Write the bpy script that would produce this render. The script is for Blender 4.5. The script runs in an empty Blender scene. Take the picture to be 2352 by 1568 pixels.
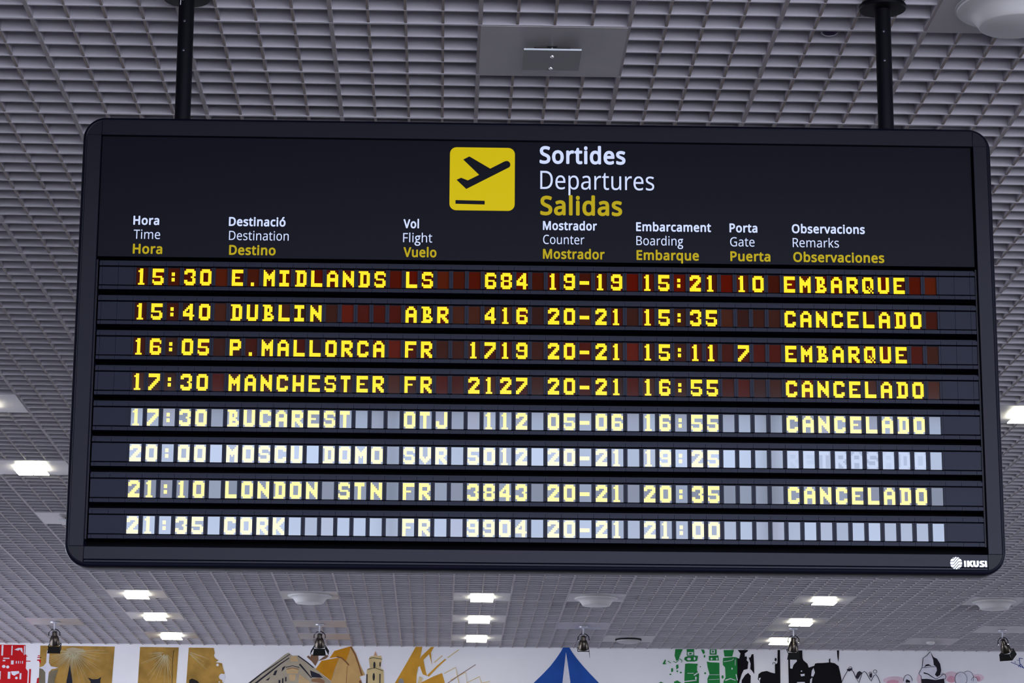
import bpy, math, random, json
from mathutils import Vector, Matrix

# ------------------------------------------------------------------ camera, sky, exposure
scene = bpy.context.scene
EY = 1.6                                  # eye height above the floor
cam_data = bpy.data.cameras.new('camera')
cam_data.sensor_width = 36.0
cam_data.lens = 36.0 * 5920.27 / 2352.0
cam_data.clip_start, cam_data.clip_end = 0.1, 200.0
cam = bpy.data.objects.new('camera', cam_data)
scene.collection.objects.link(cam)
RT, UP, FW = (0.99957894, -0.02854432, 0.00521146), (-0.011661, -0.23071451, 0.97295161), (0.02656988, 0.97260271, 0.23095022)
cam.matrix_world = Matrix(((RT[0], UP[0], -FW[0], 0), (RT[1], UP[1], -FW[1], 0), (RT[2], UP[2], -FW[2], EY), (0, 0, 0, 1)))
scene.camera = cam

SKY = 21.0                                # bright overcast day outside the glass front
world = bpy.data.worlds.new('sky')
scene.world = world
world.use_nodes = True
wn = world.node_tree
bg = wn.nodes['Background']
tc = wn.nodes.new('ShaderNodeTexCoord'); sx = wn.nodes.new('ShaderNodeSeparateXYZ'); rp = wn.nodes.new('ShaderNodeValToRGB')
wn.links.new(tc.outputs['Generated'], sx.inputs[0]); wn.links.new(sx.outputs['Z'], rp.inputs[0]); wn.links.new(rp.outputs[0], bg.inputs[0])
cr = rp.color_ramp                        # pale apron and horizon band brightened to light louvres and mural, duller cloud above
cr.elements[0].position = 0.0; cr.elements[0].color = (0.30, 0.31, 0.36, 1)
cr.elements[1].position = 0.006; cr.elements[1].color = (0.76, 0.81, 1.0, 1)
for p_, c_ in ((0.118, (0.76, 0.81, 1.0, 1)), (0.145, (0.225, 0.275, 0.375, 1))):
    e_ = cr.elements.new(p_); e_.color = c_
bg.inputs[1].default_value = SKY

X0, X1, YW0, YW1 = -11.8668, 27.7332, -8.0, 31.5      # the hall
XG = -4.6                                 # where the glass of the front begins
FLOOR, CEIL, HIGH = 0.0, EY + 3.636, 9.6
portal = bpy.data.lights.new('window_daylight', 'AREA')
portal.shape = 'RECTANGLE'; portal.size = X1 - XG; portal.size_y = HIGH
portal.cycles.is_portal = True
po = bpy.data.objects.new('window_daylight', portal)
po.location = ((XG + X1) / 2, YW0 + 0.02, HIGH / 2); po.rotation_euler = (math.radians(90), 0, 0)
scene.collection.objects.link(po)

GY0, GY1, GZ0, GZ1 = 21.0, 31.2, 0.2, 4.9                # unseen side windows, added to brighten the mural end of the hall
for sx_, rz in ((X0 - 0.19, -90), (X1 + 0.19, 90)):
    pl_ = bpy.data.lights.new('window_daylight', 'AREA'); pl_.shape = 'RECTANGLE'; pl_.size = GY1 - GY0; pl_.size_y = GZ1 - GZ0; pl_.cycles.is_portal = True
    pp = bpy.data.objects.new('window_daylight', pl_); pp.location = (sx_, (GY0 + GY1) / 2, (GZ0 + GZ1) / 2); pp.rotation_euler = (math.radians(90), 0, math.radians(rz)); scene.collection.objects.link(pp)

vs = scene.view_settings
vs.view_transform = 'Standard'; vs.look = 'None'; vs.gamma = 1.0; vs.use_curve_mapping = False; vs.exposure = 0.0
scene.cycles.max_bounces = 8
scene.cycles.sample_clamp_indirect = 6.0

# ------------------------------------------------------------------ helpers
rnd = random.Random(7)

def srgb(r, g, b):
    f = lambda c: c / 12.92 if c <= 0.04045 else ((c + 0.055) / 1.055) ** 2.4
    return (f(r / 255), f(g / 255), f(b / 255))

def mat(name, col, rough=0.6, metal=0.0, spec=0.5, ior=1.5, emit=None, emit_s=0.0, noise=0.0, nscale=8.0, bump=0.0):
    m = bpy.data.materials.new(name); m.use_nodes = True
    nt = m.node_tree; b = nt.nodes['Principled BSDF']
    b.inputs['Base Color'].default_value = (*col, 1); b.inputs['Roughness'].default_value = rough
    b.inputs['Metallic'].default_value = metal; b.inputs['Specular IOR Level'].default_value = spec; b.inputs['IOR'].default_value = ior
    if emit:
        b.inputs['Emission Color'].default_value = (*emit, 1); b.inputs['Emission Strength'].default_value = emit_s
    if noise or bump:
        tx = nt.nodes.new('ShaderNodeTexCoord'); nz = nt.nodes.new('ShaderNodeTexNoise')
        nz.inputs['Scale'].default_value = nscale; nz.inputs['Detail'].default_value = 6
        nt.links.new(tx.outputs['Object'], nz.inputs['Vector'])
        if noise:
            r = nt.nodes.new('ShaderNodeValToRGB')
            r.color_ramp.elements[0].position = 0.3; r.color_ramp.elements[1].position = 0.7
            r.color_ramp.elements[0].color = (*[c * (1 - noise) for c in col], 1)
            r.color_ramp.elements[1].color = (*[min(1, c * (1 + noise)) for c in col], 1)
            nt.links.new(nz.outputs['Fac'], r.inputs[0]); nt.links.new(r.outputs[0], b.inputs['Base Color'])
        if bump:
            bp = nt.nodes.new('ShaderNodeBump'); bp.inputs['Strength'].default_value = bump; bp.inputs['Distance'].default_value = 0.002
            nt.links.new(nz.outputs['Fac'], bp.inputs['Height']); nt.links.new(bp.outputs[0], b.inputs['Normal'])
    return m

class MB:
    """Collects shapes (world coordinates minus an origin) and links them as ONE mesh object."""
    def __init__(self, org=(0, 0, 0)):
        self.v, self.f, self.m, self.s, self.o = [], [], [], [], Vector(org)
    def add(self, vs_, fs, mi=0, smooth=False):
        n = len(self.v)
        self.v += [Vector(p) - self.o for p in vs_]
        for q in fs:
            self.f.append([n + i for i in q]); self.m.append(mi); self.s.append(smooth)
        return self
    def box(self, x0, x1, y0, y1, z0, z1, mi=0, mtx=None):
        p = [(x, y, z) for z in (z0, z1) for y in (y0, y1) for x in (x0, x1)]
        if mtx: p = [mtx @ Vector(q) for q in p]
        return self.add(p, [(0, 2, 3, 1), (4, 5, 7, 6), (0, 1, 5, 4), (2, 6, 7, 3), (0, 4, 6, 2), (1, 3, 7, 5)], mi)
    def bbox(self, x0, x1, y0, y1, z0, z1, b, mi=0):
        """box whose four front edges (low y) are chamfered by b"""
        p = [(x0, y1, z0), (x1, y1, z0), (x1, y1, z1), (x0, y1, z1), (x0, y0 + b, z0), (x1, y0 + b, z0), (x1, y0 + b, z1), (x0, y0 + b, z1),
             (x0 + b, y0, z0 + b), (x1 - b, y0, z0 + b), (x1 - b, y0, z1 - b), (x0 + b, y0, z1 - b)]
        return self.add(p, [(0, 3, 2, 1), (0, 1, 5, 4), (1, 2, 6, 5), (2, 3, 7, 6), (3, 0, 4, 7), (4, 5, 9, 8), (5, 6, 10, 9), (6, 7, 11, 10), (7, 4, 8, 11), (8, 9, 10, 11)], mi)
    def quad(self, a, b, c, d, mi=0):
        return self.add([a, b, c, d], [(0, 1, 2, 3)], mi)
    def prism(self, poly, y0, y1, mi=0):
        """polygon in x,z (any simple outline) from depth y0 (front) to y1"""
        n = len(poly)
        A = sum(poly[i][0] * poly[(i + 1) % n][1] - poly[(i + 1) % n][0] * poly[i][1] for i in range(n))
        if A < 0: poly = poly[::-1]
        p = [(x, y0, z) for x, z in poly] + [(x, y1, z) for x, z in poly]
        fs = [tuple(range(n)), tuple(range(2 * n - 1, n - 1, -1))]
        fs += [(i, i + n, (i + 1) % n + n, (i + 1) % n) for i in range(n)]
        return self.add(p, fs, mi)
    def ribbon(self, L, R, y0, y1, mi=0):
        n = len(L); p = [(x, y, z) for y in (y0, y1) for S in (L, R) for x, z in S]
        fs = [(i, n + i, n + i + 1, i + 1) for i in range(n - 1)]
        fs += [(i + 1, 2 * n + i + 1, 2 * n + i, i) for i in range(n - 1)] + [(n + i, 3 * n + i, 3 * n + i + 1, n + i + 1) for i in range(n - 1)]
        return self.add(p, fs, mi)
    def lathe(self, prof, c, n=32, mi=0, mtx=None, smooth=True):
        """profile of (radius, z) turned round the vertical through c"""
        p = []
        for r, z in prof:
            for k in range(n):
                a = 2 * math.pi * k / n
                q = Vector((r * math.cos(a), r * math.sin(a), z))
                if mtx: q = mtx @ q
                p.append(q + Vector(c))
        fs = []
        for i in range(len(prof) - 1):
            for k in range(n):
                fs.append((i * n + k, i * n + (k + 1) % n, (i + 1) * n + (k + 1) % n, (i + 1) * n + k))
        fs.append(tuple(range(n - 1, -1, -1))); fs.append(tuple((len(prof) - 1) * n + k for k in range(n)))
        return self.add(p, fs, mi, smooth)
    def tube(self, pts, r, n=8, mi=0):
        pts = [Vector(p) for p in pts]; ring = []
        for i, p in enumerate(pts):
            d = (pts[min(i + 1, len(pts) - 1)] - pts[max(i - 1, 0)]).normalized()
            u = d.cross(Vector((0, 0, 1)) if abs(d.z) < 0.9 else Vector((1, 0, 0))).normalized(); w = d.cross(u)
            ring += [p + r * (math.cos(2 * math.pi * k / n) * u + math.sin(2 * math.pi * k / n) * w) for k in range(n)]
        fs = [(i * n + k, i * n + (k + 1) % n, (i + 1) * n + (k + 1) % n, (i + 1) * n + k) for i in range(len(pts) - 1) for k in range(n)]
        fs += [tuple(range(n - 1, -1, -1)), tuple((len(pts) - 1) * n + k for k in range(n))]
        return self.add(ring, fs, mi, True)
    def build(self, name, mats, parent=None, loc=None):
        me = bpy.data.meshes.new(name)
        me.from_pydata([tuple(p) for p in self.v], [], self.f)
        for m_ in (mats if isinstance(mats, (list, tuple)) else [mats]): me.materials.append(m_)
        me.polygons.foreach_set('material_index', self.m); me.polygons.foreach_set('use_smooth', self.s)
        if any(self.s): me.set_sharp_from_angle(angle=math.radians(40))
        me.update()
        o = bpy.data.objects.new(name, me); scene.collection.objects.link(o)
        if parent: o.parent = parent
        if loc: o.location = loc
        return o

def tag(o, label=None, cat=None, group=None, kind=None):
    if label: o['label'] = label
    if cat: o['category'] = cat
    if group: o['group'] = group
    if kind: o['kind'] = kind
    return o

def empty(name, loc, label, cat, group=None):
    o = bpy.data.objects.new(name, None); o.empty_display_size = 0.1; o.location = loc
    scene.collection.objects.link(o)
    return tag(o, label, cat, group)

def struct(mb, name, mats):
    return tag(mb.build(name, mats), kind='structure')

def copy_tree(o, parent=None):
    c = o.copy(); scene.collection.objects.link(c)
    if parent: c.parent = parent
    for ch in list(o.children): copy_tree(ch, c)
    return c

def rounded(x0, x1, z0, z1, r, n=8):
    r = r if isinstance(r, (list, tuple)) else [r] * 4            # bl, br, tr, tl
    pts = []
    for (cx, cz, a0), q in zip(((x0 + r[0], z0 + r[0], 180), (x1 - r[1], z0 + r[1], 270), (x1 - r[2], z1 - r[2], 0), (x0 + r[3], z1 - r[3], 90)), r):
        for k in range(n + 1):
            a = math.radians(a0 + 90 * k / n); pts.append((cx + q * math.cos(a), cz + q * math.sin(a)))
    return pts

class Ribbon:
    def __init__(self, L, R): self.L, self.R = L, R
    def __iter__(self): return iter(self.L + self.R)

def stroke(pts, w):
    """outline polygon of a polyline of width w (x,z); w may be (start, end)"""
    w0, w1 = w if isinstance(w, tuple) else (w, w)
    L, R = [], []
    n = len(pts)
    for i, (x, z) in enumerate(pts):
        a, b = pts[max(i - 1, 0)], pts[min(i + 1, n - 1)]
        dx, dz = b[0] - a[0], b[1] - a[1]; l = math.hypot(dx, dz) or 1
        h = (w0 + (w1 - w0) * i / max(n - 1, 1)) / 2
        L.append((x - dz / l * h, z + dx / l * h)); R.append((x + dz / l * h, z - dx / l * h))
    return Ribbon(L, R)

# ------------------------------------------------------------------ materials
M = {}
M['louvre'] = mat('louvre_paint', (0.47, 0.45, 0.50), 0.5, noise=0.05, nscale=3)
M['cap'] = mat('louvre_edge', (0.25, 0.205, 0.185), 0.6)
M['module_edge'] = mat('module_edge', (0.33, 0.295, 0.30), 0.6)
M['plate'] = mat('ceiling_plate_paint', (0.36, 0.34, 0.35), 0.35, noise=0.05, nscale=4)
M['plenum'] = mat('dark_plenum', (0.012, 0.012, 0.014), 0.9)
M['floor'] = mat('terrazzo', (0.21, 0.17, 0.145), 0.45, noise=0.15, nscale=30)
M['wall'] = mat('white_plaster', (0.88, 0.88, 0.92), 0.85, noise=0.03, nscale=2)
M['side'] = mat('side_plaster', (0.5, 0.49, 0.48), 0.85, noise=0.04, nscale=2)
M['fascia'] = mat('fascia_panel', (0.10, 0.10, 0.11), 0.7, noise=0.05)
M['alu'] = mat('aluminium_mullion', (0.3, 0.3, 0.32), 0.4, 0.6)
M['frame'] = mat('board_frame', (0.0024, 0.0028, 0.0075), 0.42, spec=0.12, bump=0.08, nscale=220)
M['corner'] = mat('shaded_corner', (0.002, 0.002, 0.004), 0.5, spec=0.15)  # lower corner caps: down-facing shade put into a darker colour
M['header'] = mat('header_face', (0.0020, 0.0022, 0.0056), 0.42, spec=0.06, bump=0.05, nscale=260)
M['row'] = mat('row_plastic', (0.0042, 0.0052, 0.0140), 0.44, spec=0.10, bump=0.06, nscale=300)
M['black'] = mat('black_void', (0.002, 0.002, 0.003), 0.95, spec=0.05)
M['pole'] = mat('black_enamel', (0.0022, 0.0022, 0.0048), 0.55, spec=0.1)
M['bolt'] = mat('bolt_steel', (0.05, 0.055, 0.07), 0.35, 0.7)
M['drip'] = mat('white_paint_drip', (0.7, 0.7, 0.75), 0.5)
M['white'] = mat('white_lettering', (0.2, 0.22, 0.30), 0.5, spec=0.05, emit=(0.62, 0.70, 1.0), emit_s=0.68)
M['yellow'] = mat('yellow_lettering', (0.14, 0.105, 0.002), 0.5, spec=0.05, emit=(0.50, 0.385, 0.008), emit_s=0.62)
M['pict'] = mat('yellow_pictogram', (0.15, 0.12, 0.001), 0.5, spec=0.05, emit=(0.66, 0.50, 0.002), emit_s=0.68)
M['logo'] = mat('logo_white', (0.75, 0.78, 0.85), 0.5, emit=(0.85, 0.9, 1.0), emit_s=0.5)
M['glow'] = mat('lit_glass', (0.8, 0.8, 0.78), 0.3, emit=(1.0, 1.0, 0.78), emit_s=11.0)
M['lamp_glass'] = mat('frosted_glass', (0.16, 0.165, 0.16), 0.25, spec=0.5)
M['recess'] = mat('lamp_recess', (0.03, 0.03, 0.028), 0.7)
M['stud'] = mat('steel_stud', (0.8, 0.8, 0.82), 0.25, 0.9)
M['edge'] = mat('edge_highlight', (0.7, 0.75, 0.8), 0.2, spec=0.8)  # pale colour standing for window light on the glass edge
M['bowl'] = mat('white_bowl', (0.55, 0.55, 0.55), 0.5)
M['chrome'] = mat('dark_chrome', (0.07, 0.06, 0.05), 0.25, 0.9)
M['flap'] = mat('black_flap', (0.004, 0.004, 0.004), 0.6, spec=0.2)
M['canopy'] = mat('grey_canopy', (0.45, 0.46, 0.52), 0.35, 0.4)
M['violet'] = mat('violet_lens', (0.015, 0.010, 0.05), 0.15, spec=0.7)

# ------------------------------------------------------------------ the hall
mb = MB(); mb.box(X0, X1, YW0, YW1, -0.15, 0); struct(mb, 'floor', M['floor'])
for nm, xa, xb, no in (('wall_left', X0 - 0.2, X0, 2), ('wall_right', X1, X1 + 0.2, 3)):
    mb = MB()
    mb.box(xa, xb, YW0, GY0, -0.15, HIGH); mb.box(xa, xb, GY1, YW1 + 0.2, -0.15, HIGH); mb.box(xa, xb, GY0, GY1, GZ1, HIGH); mb.box(xa, xb, GY0, GY1, -0.15, GZ0)
    struct(mb, nm, M['side'])
    mb = MB()
    for k in range(6):
        y = GY0 + (GY1 - GY0) * k / 5; mb.box(xa + 0.06, xb - 0.06, y - 0.03, y + 0.03, GZ0, GZ1)
    for z in (GZ0 + 0.03, GZ1 - 0.03): mb.box(xa + 0.07, xb - 0.07, GY0, GY1, z - 0.03, z + 0.03)
    struct(mb, 'window_%d' % no, M['alu'])  # added glazing, unseen, to brighten the mural
mb = MB(); mb.box(X0, X1, YW1, YW1 + 0.2, -0.15, HIGH); struct(mb, 'wall_back', M['wall'])
mb = MB(); mb.box(X0, X1, 1.72, 1.99, CEIL - 0.01, HIGH); struct(mb, 'wall_upper', M['fascia'])  # unseen bulkhead, deepened to cut the sky reflection off the upper rows
mb = MB(); mb.box(X0, X1, YW0, YW1, HIGH, HIGH + 0.2); struct(mb, 'ceiling_upper', M['side'])
mb = MB(); mb.box(X0, XG, YW0 - 0.1, YW0, 0, HIGH); struct(mb, 'wall_front', M['side'])
mb = MB()                                             # the glass front behind the camera: posts and rails of the window
for k in range(9):
    x = XG + 0.04 + (X1 - XG - 0.08) * k / 8; mb.box(x - 0.04, x + 0.04, YW0 - 0.1, YW0, 0, HIGH)
for z in (0.05, 2.6, HIGH - 0.05): mb.box(XG, X1, YW0 - 0.08, YW0 - 0.01, z - 0.04, z + 0.04)
struct(mb, 'window_1', M['alu'])

OX, OY, MOD, CELL = 0.1332, 9.8034, 0.6, 0.15         # louvre grid: modules of four cells
PLATES = {(0, 0), (-6, 20), (-6, 12), (6, 12), (-6, 16), (0, 28), (0, 31), (0, 34), (-6, 28), (-6, 31), (-6, 34), (6, 28), (6, 31), (6, 34),
          (-3, 28), (2, 28), (9, 28), (3, -1), (-3, 32), (2, 32), (-8, 32), (6, 32), (10, 32), (-3, 34), (3, 34), (9, 34)}
BH = 0.056
mb = MB()
I0, I1, J0, J1 = -20, 46, -13, 36
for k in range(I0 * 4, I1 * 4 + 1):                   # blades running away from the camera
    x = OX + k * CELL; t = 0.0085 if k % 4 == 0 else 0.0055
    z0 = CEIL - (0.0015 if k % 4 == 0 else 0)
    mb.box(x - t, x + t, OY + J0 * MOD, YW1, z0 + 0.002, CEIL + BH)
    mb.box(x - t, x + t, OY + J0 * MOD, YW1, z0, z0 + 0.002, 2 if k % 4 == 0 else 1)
for k in range(J0 * 4, J1 * 4 + 1):                   # cross blades
    y = OY + k * CELL; t = 0.0075 if k % 4 == 0 else 0.005
    mb.box(X0, X1, y - t, y + t, CEIL - (0.0021 if k % 4 == 0 else 0.0005), CEIL + BH - 0.001)
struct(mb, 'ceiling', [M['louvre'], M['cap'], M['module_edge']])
mb = MB(); mb.box(X0, X1, 2.0, YW1, CEIL + 0.75, CEIL + 0.8); struct(mb, 'ceiling_slab', M['plenum'])

def plate_mb():
    b = MB(); b.box(-0.297, 0.297, -0.297, 0.297, -0.004, 0.02); return b

def centre(i, j): return (OX + (i + 0.5) * MOD, OY + (j + 0.5) * MOD, CEIL)

# ------------------------------------------------------------------ ceiling lights
def make_light(lit):
    t = empty('ceiling_light', (0, 0, 0), 'x', 'ceiling light', 'square ceiling lights')
    plate_mb().build('panel', M['plate'], t)
    b = MB()                                          # lamp recess: a shallow dark tray under the plate
    b.box(-0.075, 0.075, -0.06, 0.06, -0.0075, -0.004); b.box(-0.02, 0.02, -0.075, -0.06, -0.006, -0.004)
    b.build('recess', M['glow'] if lit else M['recess'], t)
    b = MB(); z = -0.036
    b.box(-0.118, 0.118, -0.128, 0.118, z - 0.006, z); 
    g = b.build('glass', M['glow'] if lit else M['lamp_glass'], t)
    if not lit:
        b = MB(); b.box(-0.118, 0.118, -0.1305, -0.128, z - 0.0065, z + 0.0005); b.build('glass_edge_highlight', M['edge'], g)  # window light on the near edge, painted as a pale strip
    for y in (-0.06, 0.085):
        b = MB(); b.lathe([(0.0, z - 0.014), (0.006, z - 0.013), (0.008, z - 0.010), (0.008, z - 0.006), (0.004, z - 0.006), (0.004, -0.004)], (0, y, 0), 12)
        b.build('stud', M['stud'], t)
    return t

lit0, unlit0 = make_light(True), make_light(False)
LIT = [((0, 28), 'lit square ceiling light just under the board, first of the middle trio'),
       ((0, 31), 'lit square ceiling light, second of the middle trio going to the mural'),
       ((0, 34), 'lit square ceiling light nearest the mural in the middle trio'),
       ((-6, 28), 'lit square ceiling light, first of the left trio under the board corner'),
       ((-6, 31), 'lit square ceiling light, second of the left trio going to the mural'),
       ((-6, 34), 'lit square ceiling light nearest the mural in the left trio'),
       ((6, 28), 'lit square ceiling light, first of the right trio under the board'),
       ((6, 31), 'lit square ceiling light, second of the right trio going to the mural'),
       ((6, 34), 'lit square ceiling light partly behind a spotlight in the right trio'),
       ((-6, 16), 'large lit square ceiling light left of the board beside its lower rows'),
       ((-6, 12), 'lit square ceiling light cut by the left edge of the photo'),
       ((6, 12), 'lit square ceiling light cut by the right edge of the photo')]
for n, (ij, lab) in enumerate(LIT):
    o = lit0 if n == 0 else copy_tree(lit0)
    o.location = centre(*ij); o['label'] = lab
UNLIT = [((0, 0), 'unlit square ceiling light on grey plate above the middle of the board'),
         ((-6, 20), 'unlit square ceiling light half hidden behind the lower left of the board')]
for n, (ij, lab) in enumerate(UNLIT):
    o = unlit0 if n == 0 else copy_tree(unlit0)
    o.location = centre(*ij); o['label'] = lab

# ------------------------------------------------------------------ round white bowls
def make_bowl():
    t = empty('ceiling_diffuser', (0, 0, 0), 'x', 'ceiling diffuser', 'round white ceiling diffusers')
    plate_mb().build('panel', M['plate'], t)
    b = MB(); b.lathe([(0.20, -0.004), (0.222, -0.006), (0.228, -0.012), (0.226, -0.018), (0.205, -0.024), (0.185, -0.028), (0.168, -0.046), (0.152, -0.070), (0.145, -0.082), (0.138, -0.086), (0.0, -0.088)], (0, 0, 0), 48)
    b.build('bowl', M['bowl'], t)
    b = MB(); b.lathe([(0.218, -0.004), (0.236, -0.005), (0.236, -0.0085), (0.218, -0.009)], (0, 0, 0), 48); b.build('rim', M['bowl'], t)
    return t
bowl0 = make_bowl()
for n, (ij, lab) in enumerate([((-3, 28), 'white bowl diffuser on the ceiling, left of the middle lights'),
                               ((2, 28), 'white bowl diffuser on the ceiling, right of the middle lights'),
                               ((9, 28), 'white bowl diffuser cut by the right edge beneath the board corner'),
                               ((3, -1), 'white bowl diffuser in the top right corner beside the right pole')]):
    o = bowl0 if n == 0 else copy_tree(bowl0)
    o.location = centre(*ij); o['label'] = lab

# flat round recessed fitting, small dome, blank plate, violet dome
t = empty('recessed_downlight', centre(3, 34), 'shallow round unlit fitting with dark rim beside the blue tent shape', 'downlight')
plate_mb().build('panel', M['plate'], t)
b = MB(); b.lathe([(0.15, -0.004), (0.156, -0.008), (0.156, -0.018), (0.145, -0.020), (0.0, -0.016)], (0, 0, 0), 40); b.build('rim', M['pole'], t)
b = MB(); b.lathe([(0.146, -0.016), (0.142, -0.030), (0.11, -0.045), (0.06, -0.054), (0.0, -0.056)], (0, 0, 0), 40); b.build('lens', M['plate'], t)
t = empty('smoke_detector', centre(9, 34), 'small white dome on a ceiling plate above the sketched face', 'smoke detector')
plate_mb().build('panel', M['plate'], t)
b = MB(); b.lathe([(0.05, -0.004), (0.052, -0.012), (0.047, -0.028), (0.03, -0.038), (0.0, -0.040)], (0, 0, 0), 24); b.build('dome', M['bowl'], t)
t = empty('ceiling_panel', centre(-3, 34), 'plain grey ceiling plate behind the spotlight above the painted house', 'ceiling panel')
plate_mb().build('plate', M['plate'], t)
t = empty('sensor_dome', (OX + 2.372 * MOD, OY + 0.085 * MOD + 0.02, CEIL + 0.030), 'dark violet dome tucked into a louvre cell left of the right pole', 'sensor')
b = MB(); b.lathe([(0.034, 0.03), (0.046, 0.012), (0.044, -0.004), (0.034, -0.018), (0.018, -0.026), (0.0, -0.028)], (0, 0, 0), 28); b.build('lens', M['violet'], t)

# ------------------------------------------------------------------ spotlights
def make_spot(flaps, yaw=0.0, tilt=32):
    t = empty('spotlight', (0, 0, 0), 'x', 'spotlight', 'spotlights over the mural')
    plate_mb().build('panel', M['plate'], t)
    b = MB(); b.lathe([(0.05, -0.004), (0.054, -0.010), (0.052, -0.018), (0.03, -0.024), (0.0, -0.025)], (0, 0, 0), 28); b.build('canopy', M['canopy'], t)
    b = MB(); b.lathe([(0.010, -0.022), (0.010, -0.078), (0.014, -0.080), (0.014, -0.092), (0.0, -0.094)], (0, 0, 0), 14); b.build('stem', M['canopy'], t)
    R = Matrix.Rotation(math.radians(yaw), 4, 'Z')
    b = MB(); 
    for s in (-1, 1):
        b.tube([R @ Vector(p) for p in ((0, 0, -0.088), (s * 0.035, 0, -0.096), (s * 0.062, 0.004, -0.125), (s * 0.064, 0.01, -0.165))], 0.005, 8)
    b.build('yoke', M['pole'], t)
    b = MB(); b.tube([R @ Vector(p) for p in ((0.012, -0.01, -0.085), (0.035, -0.03, -0.105), (0.03, -0.035, -0.13), (0.01, -0.02, -0.135))], 0.0035, 6); b.build('cable', M['flap'], t)
    A = Matrix.Translation((0, 0.0, -0.115)) @ R @ Matrix.Rotation(math.radians(tilt), 4, 'X')    # local -z is where the lamp points
    b = MB(); b.lathe([(0.0, 0.004), (0.020, 0.002), (0.026, -0.006), (0.028, -0.040), (0.034, -0.048), (0.048, -0.075), (0.058, -0.115), (0.060, -0.150), (0.060, -0.156), (0.054, -0.158), (0.0, -0.15)], (0, 0, 0), 28, mtx=A)
    b.build('lamp_body', M['chrome'], t)
    for s in (-1, 1):
        b = MB(); b.lathe([(0.0, -0.008), (0.010, -0.006), (0.011, 0.006), (0.0, 0.010)], (0, 0, 0), 12, mtx=A @ Matrix.Translation((s * 0.056, -0.012, -0.052)) @ Matrix.Rotation(math.pi / 2, 4, 'Y')); b.build('knob', M['stud'], t)
    b = MB()                                          # square holder of the barn doors
    for x0, x1, y0, y1 in ((-0.068, 0.068, 0.062, 0.068), (-0.068, 0.068, -0.068, -0.062), (-0.068, -0.062, -0.068, 0.068), (0.062, 0.068, -0.068, 0.068)):
        b.box(x0, x1, y0, y1, -0.164, -0.156, mtx=A)
    b.build('door_holder', M['flap'], t)
    for side, ang in flaps:
        F = A @ Matrix.Rotation(math.radians({'near': 180, 'far': 0, 'left': 90, 'right': -90}[side]), 4, 'Z') @ Matrix.Translation((0, 0.066, -0.160)) @ Matrix.Rotation(math.radians(ang), 4, 'X')
        b = MB(); w0, w1, h, th = 0.062, 0.075, 0.075, 0.0015
        p = [(-w0, -th, 0), (w0, -th, 0), (w1, -th, -h), (-w1, -th, -h), (-w0, th, 0), (w0, th, 0), (w1, th, -h), (-w1, th, -h)]
        b.add([F @ Vector(q) for q in p], [(0, 1, 2, 3), (7, 6, 5, 4), (0, 4, 5, 1), (1, 5, 6, 2), (2, 6, 7, 3), (3, 7, 4, 0)])
        b.build('barn_door', M['flap'], t)
    return t
for ij, fl, yaw, tilt, lab in [((-8, 32), [('near', 8), ('right', -4)], 0, 24, 'spotlight with one wide black flap over the red print, at far left'),
                         ((-3, 32), [('near', 8), ('left', 30), ('right', 30)], 0, 24, 'spotlight with black wing flaps spread, over the painted house'),
                         ((2, 32), [('right', 6)], 0, 26, 'spotlight with a single narrow side flap, next to the blue tent shape'),
                         ((6, 32), [('near', 8), ('right', 2)], 0, 24, 'spotlight in front of a lit light over the black silhouettes'),
                         ((10, 32), [('near', 4), ('left', 8), ('right', 8)], -38, 34, 'spotlight turned aside with boxed flaps, at far right')]:
    o = make_spot(fl, yaw, tilt); o.location = centre(*ij); o['label'] = lab

# ------------------------------------------------------------------ the departures board
BX, BYC, BZ = 0.358, 9.51, 1.376                      # base of the board (z measured from the eye)
YF = 9.45
ORG = (BX, BYC, BZ)                                   # all board shapes are written with z from the eye, then moved to the base
board = empty('departures_board', (BX, BYC, BZ + EY), 'large dark airport departures board with eight rows hanging from two poles', 'information board')
def B(): return MB(ORG)

def ring(mb, outers, ys, mi=0):
    """loft of equally sampled closed outlines, no caps"""
    n = len(outers[0]); v = []
    for o_, y in zip(outers, ys): v += [(x, y, z) for x, z in o_]
    f = [(i * n + (k + 1) % n, i * n + k, (i + 1) * n + k, (i + 1) * n + (k + 1) % n) for i in range(len(outers) - 1) for k in range(n)]
    mb.add(v, f, mi, True)

# casing: rounded shell with a quarter-round rim and a groove inside it
bx = B()
XA, XB, ZA, ZB = -1.3865, 2.1015, 1.3765, 3.1095
def shell(d, r): return rounded(XA + d, XB - d, ZA + d, ZB - d, [r - d] * 4, 10)
lo = [shell(0.0145, .085), shell(0.012, .085), shell(0.006, .085), shell(0.002, .085), shell(0.0, .085), shell(0.0, .085), shell(0.004, .085), shell(0.012, .085)]
ring(bx, [shell(0.0145, .085)] + lo, [9.49, 9.4505, 9.4495, 9.4515, 9.456, 9.463, 9.556, 9.566, 9.570])
n_ = len(lo[-1]); bx.add([(x, 9.570, z) for x, z in lo[-1]], [tuple(range(n_ - 1, -1, -1))])
bx.add([(x, 9.560, z) for x, z in shell(0.014, .085)], [tuple(range(n_))], 1)
bx.build('casing', [M['frame'], M['black']], board)
XL, XR, ZL, ZT = -1.3715, 2.0865, 1.3915, 3.0955      # outer outline of the frame face
IL, IR, IB, IT = -1.3165, 2.0335, 1.4515, 3.0375      # inner outline
def rail(name, x0, x1, z0, z1, label=None):
    b_ = B(); b_.bbox(x0, x1, YF, YF + 0.08, z0, z1, 0.0015); return tag(b_.build(name, M['frame'], board), label)
rail('top_rail', IL + 0.001, IR - 0.001, IT, ZT)
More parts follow.
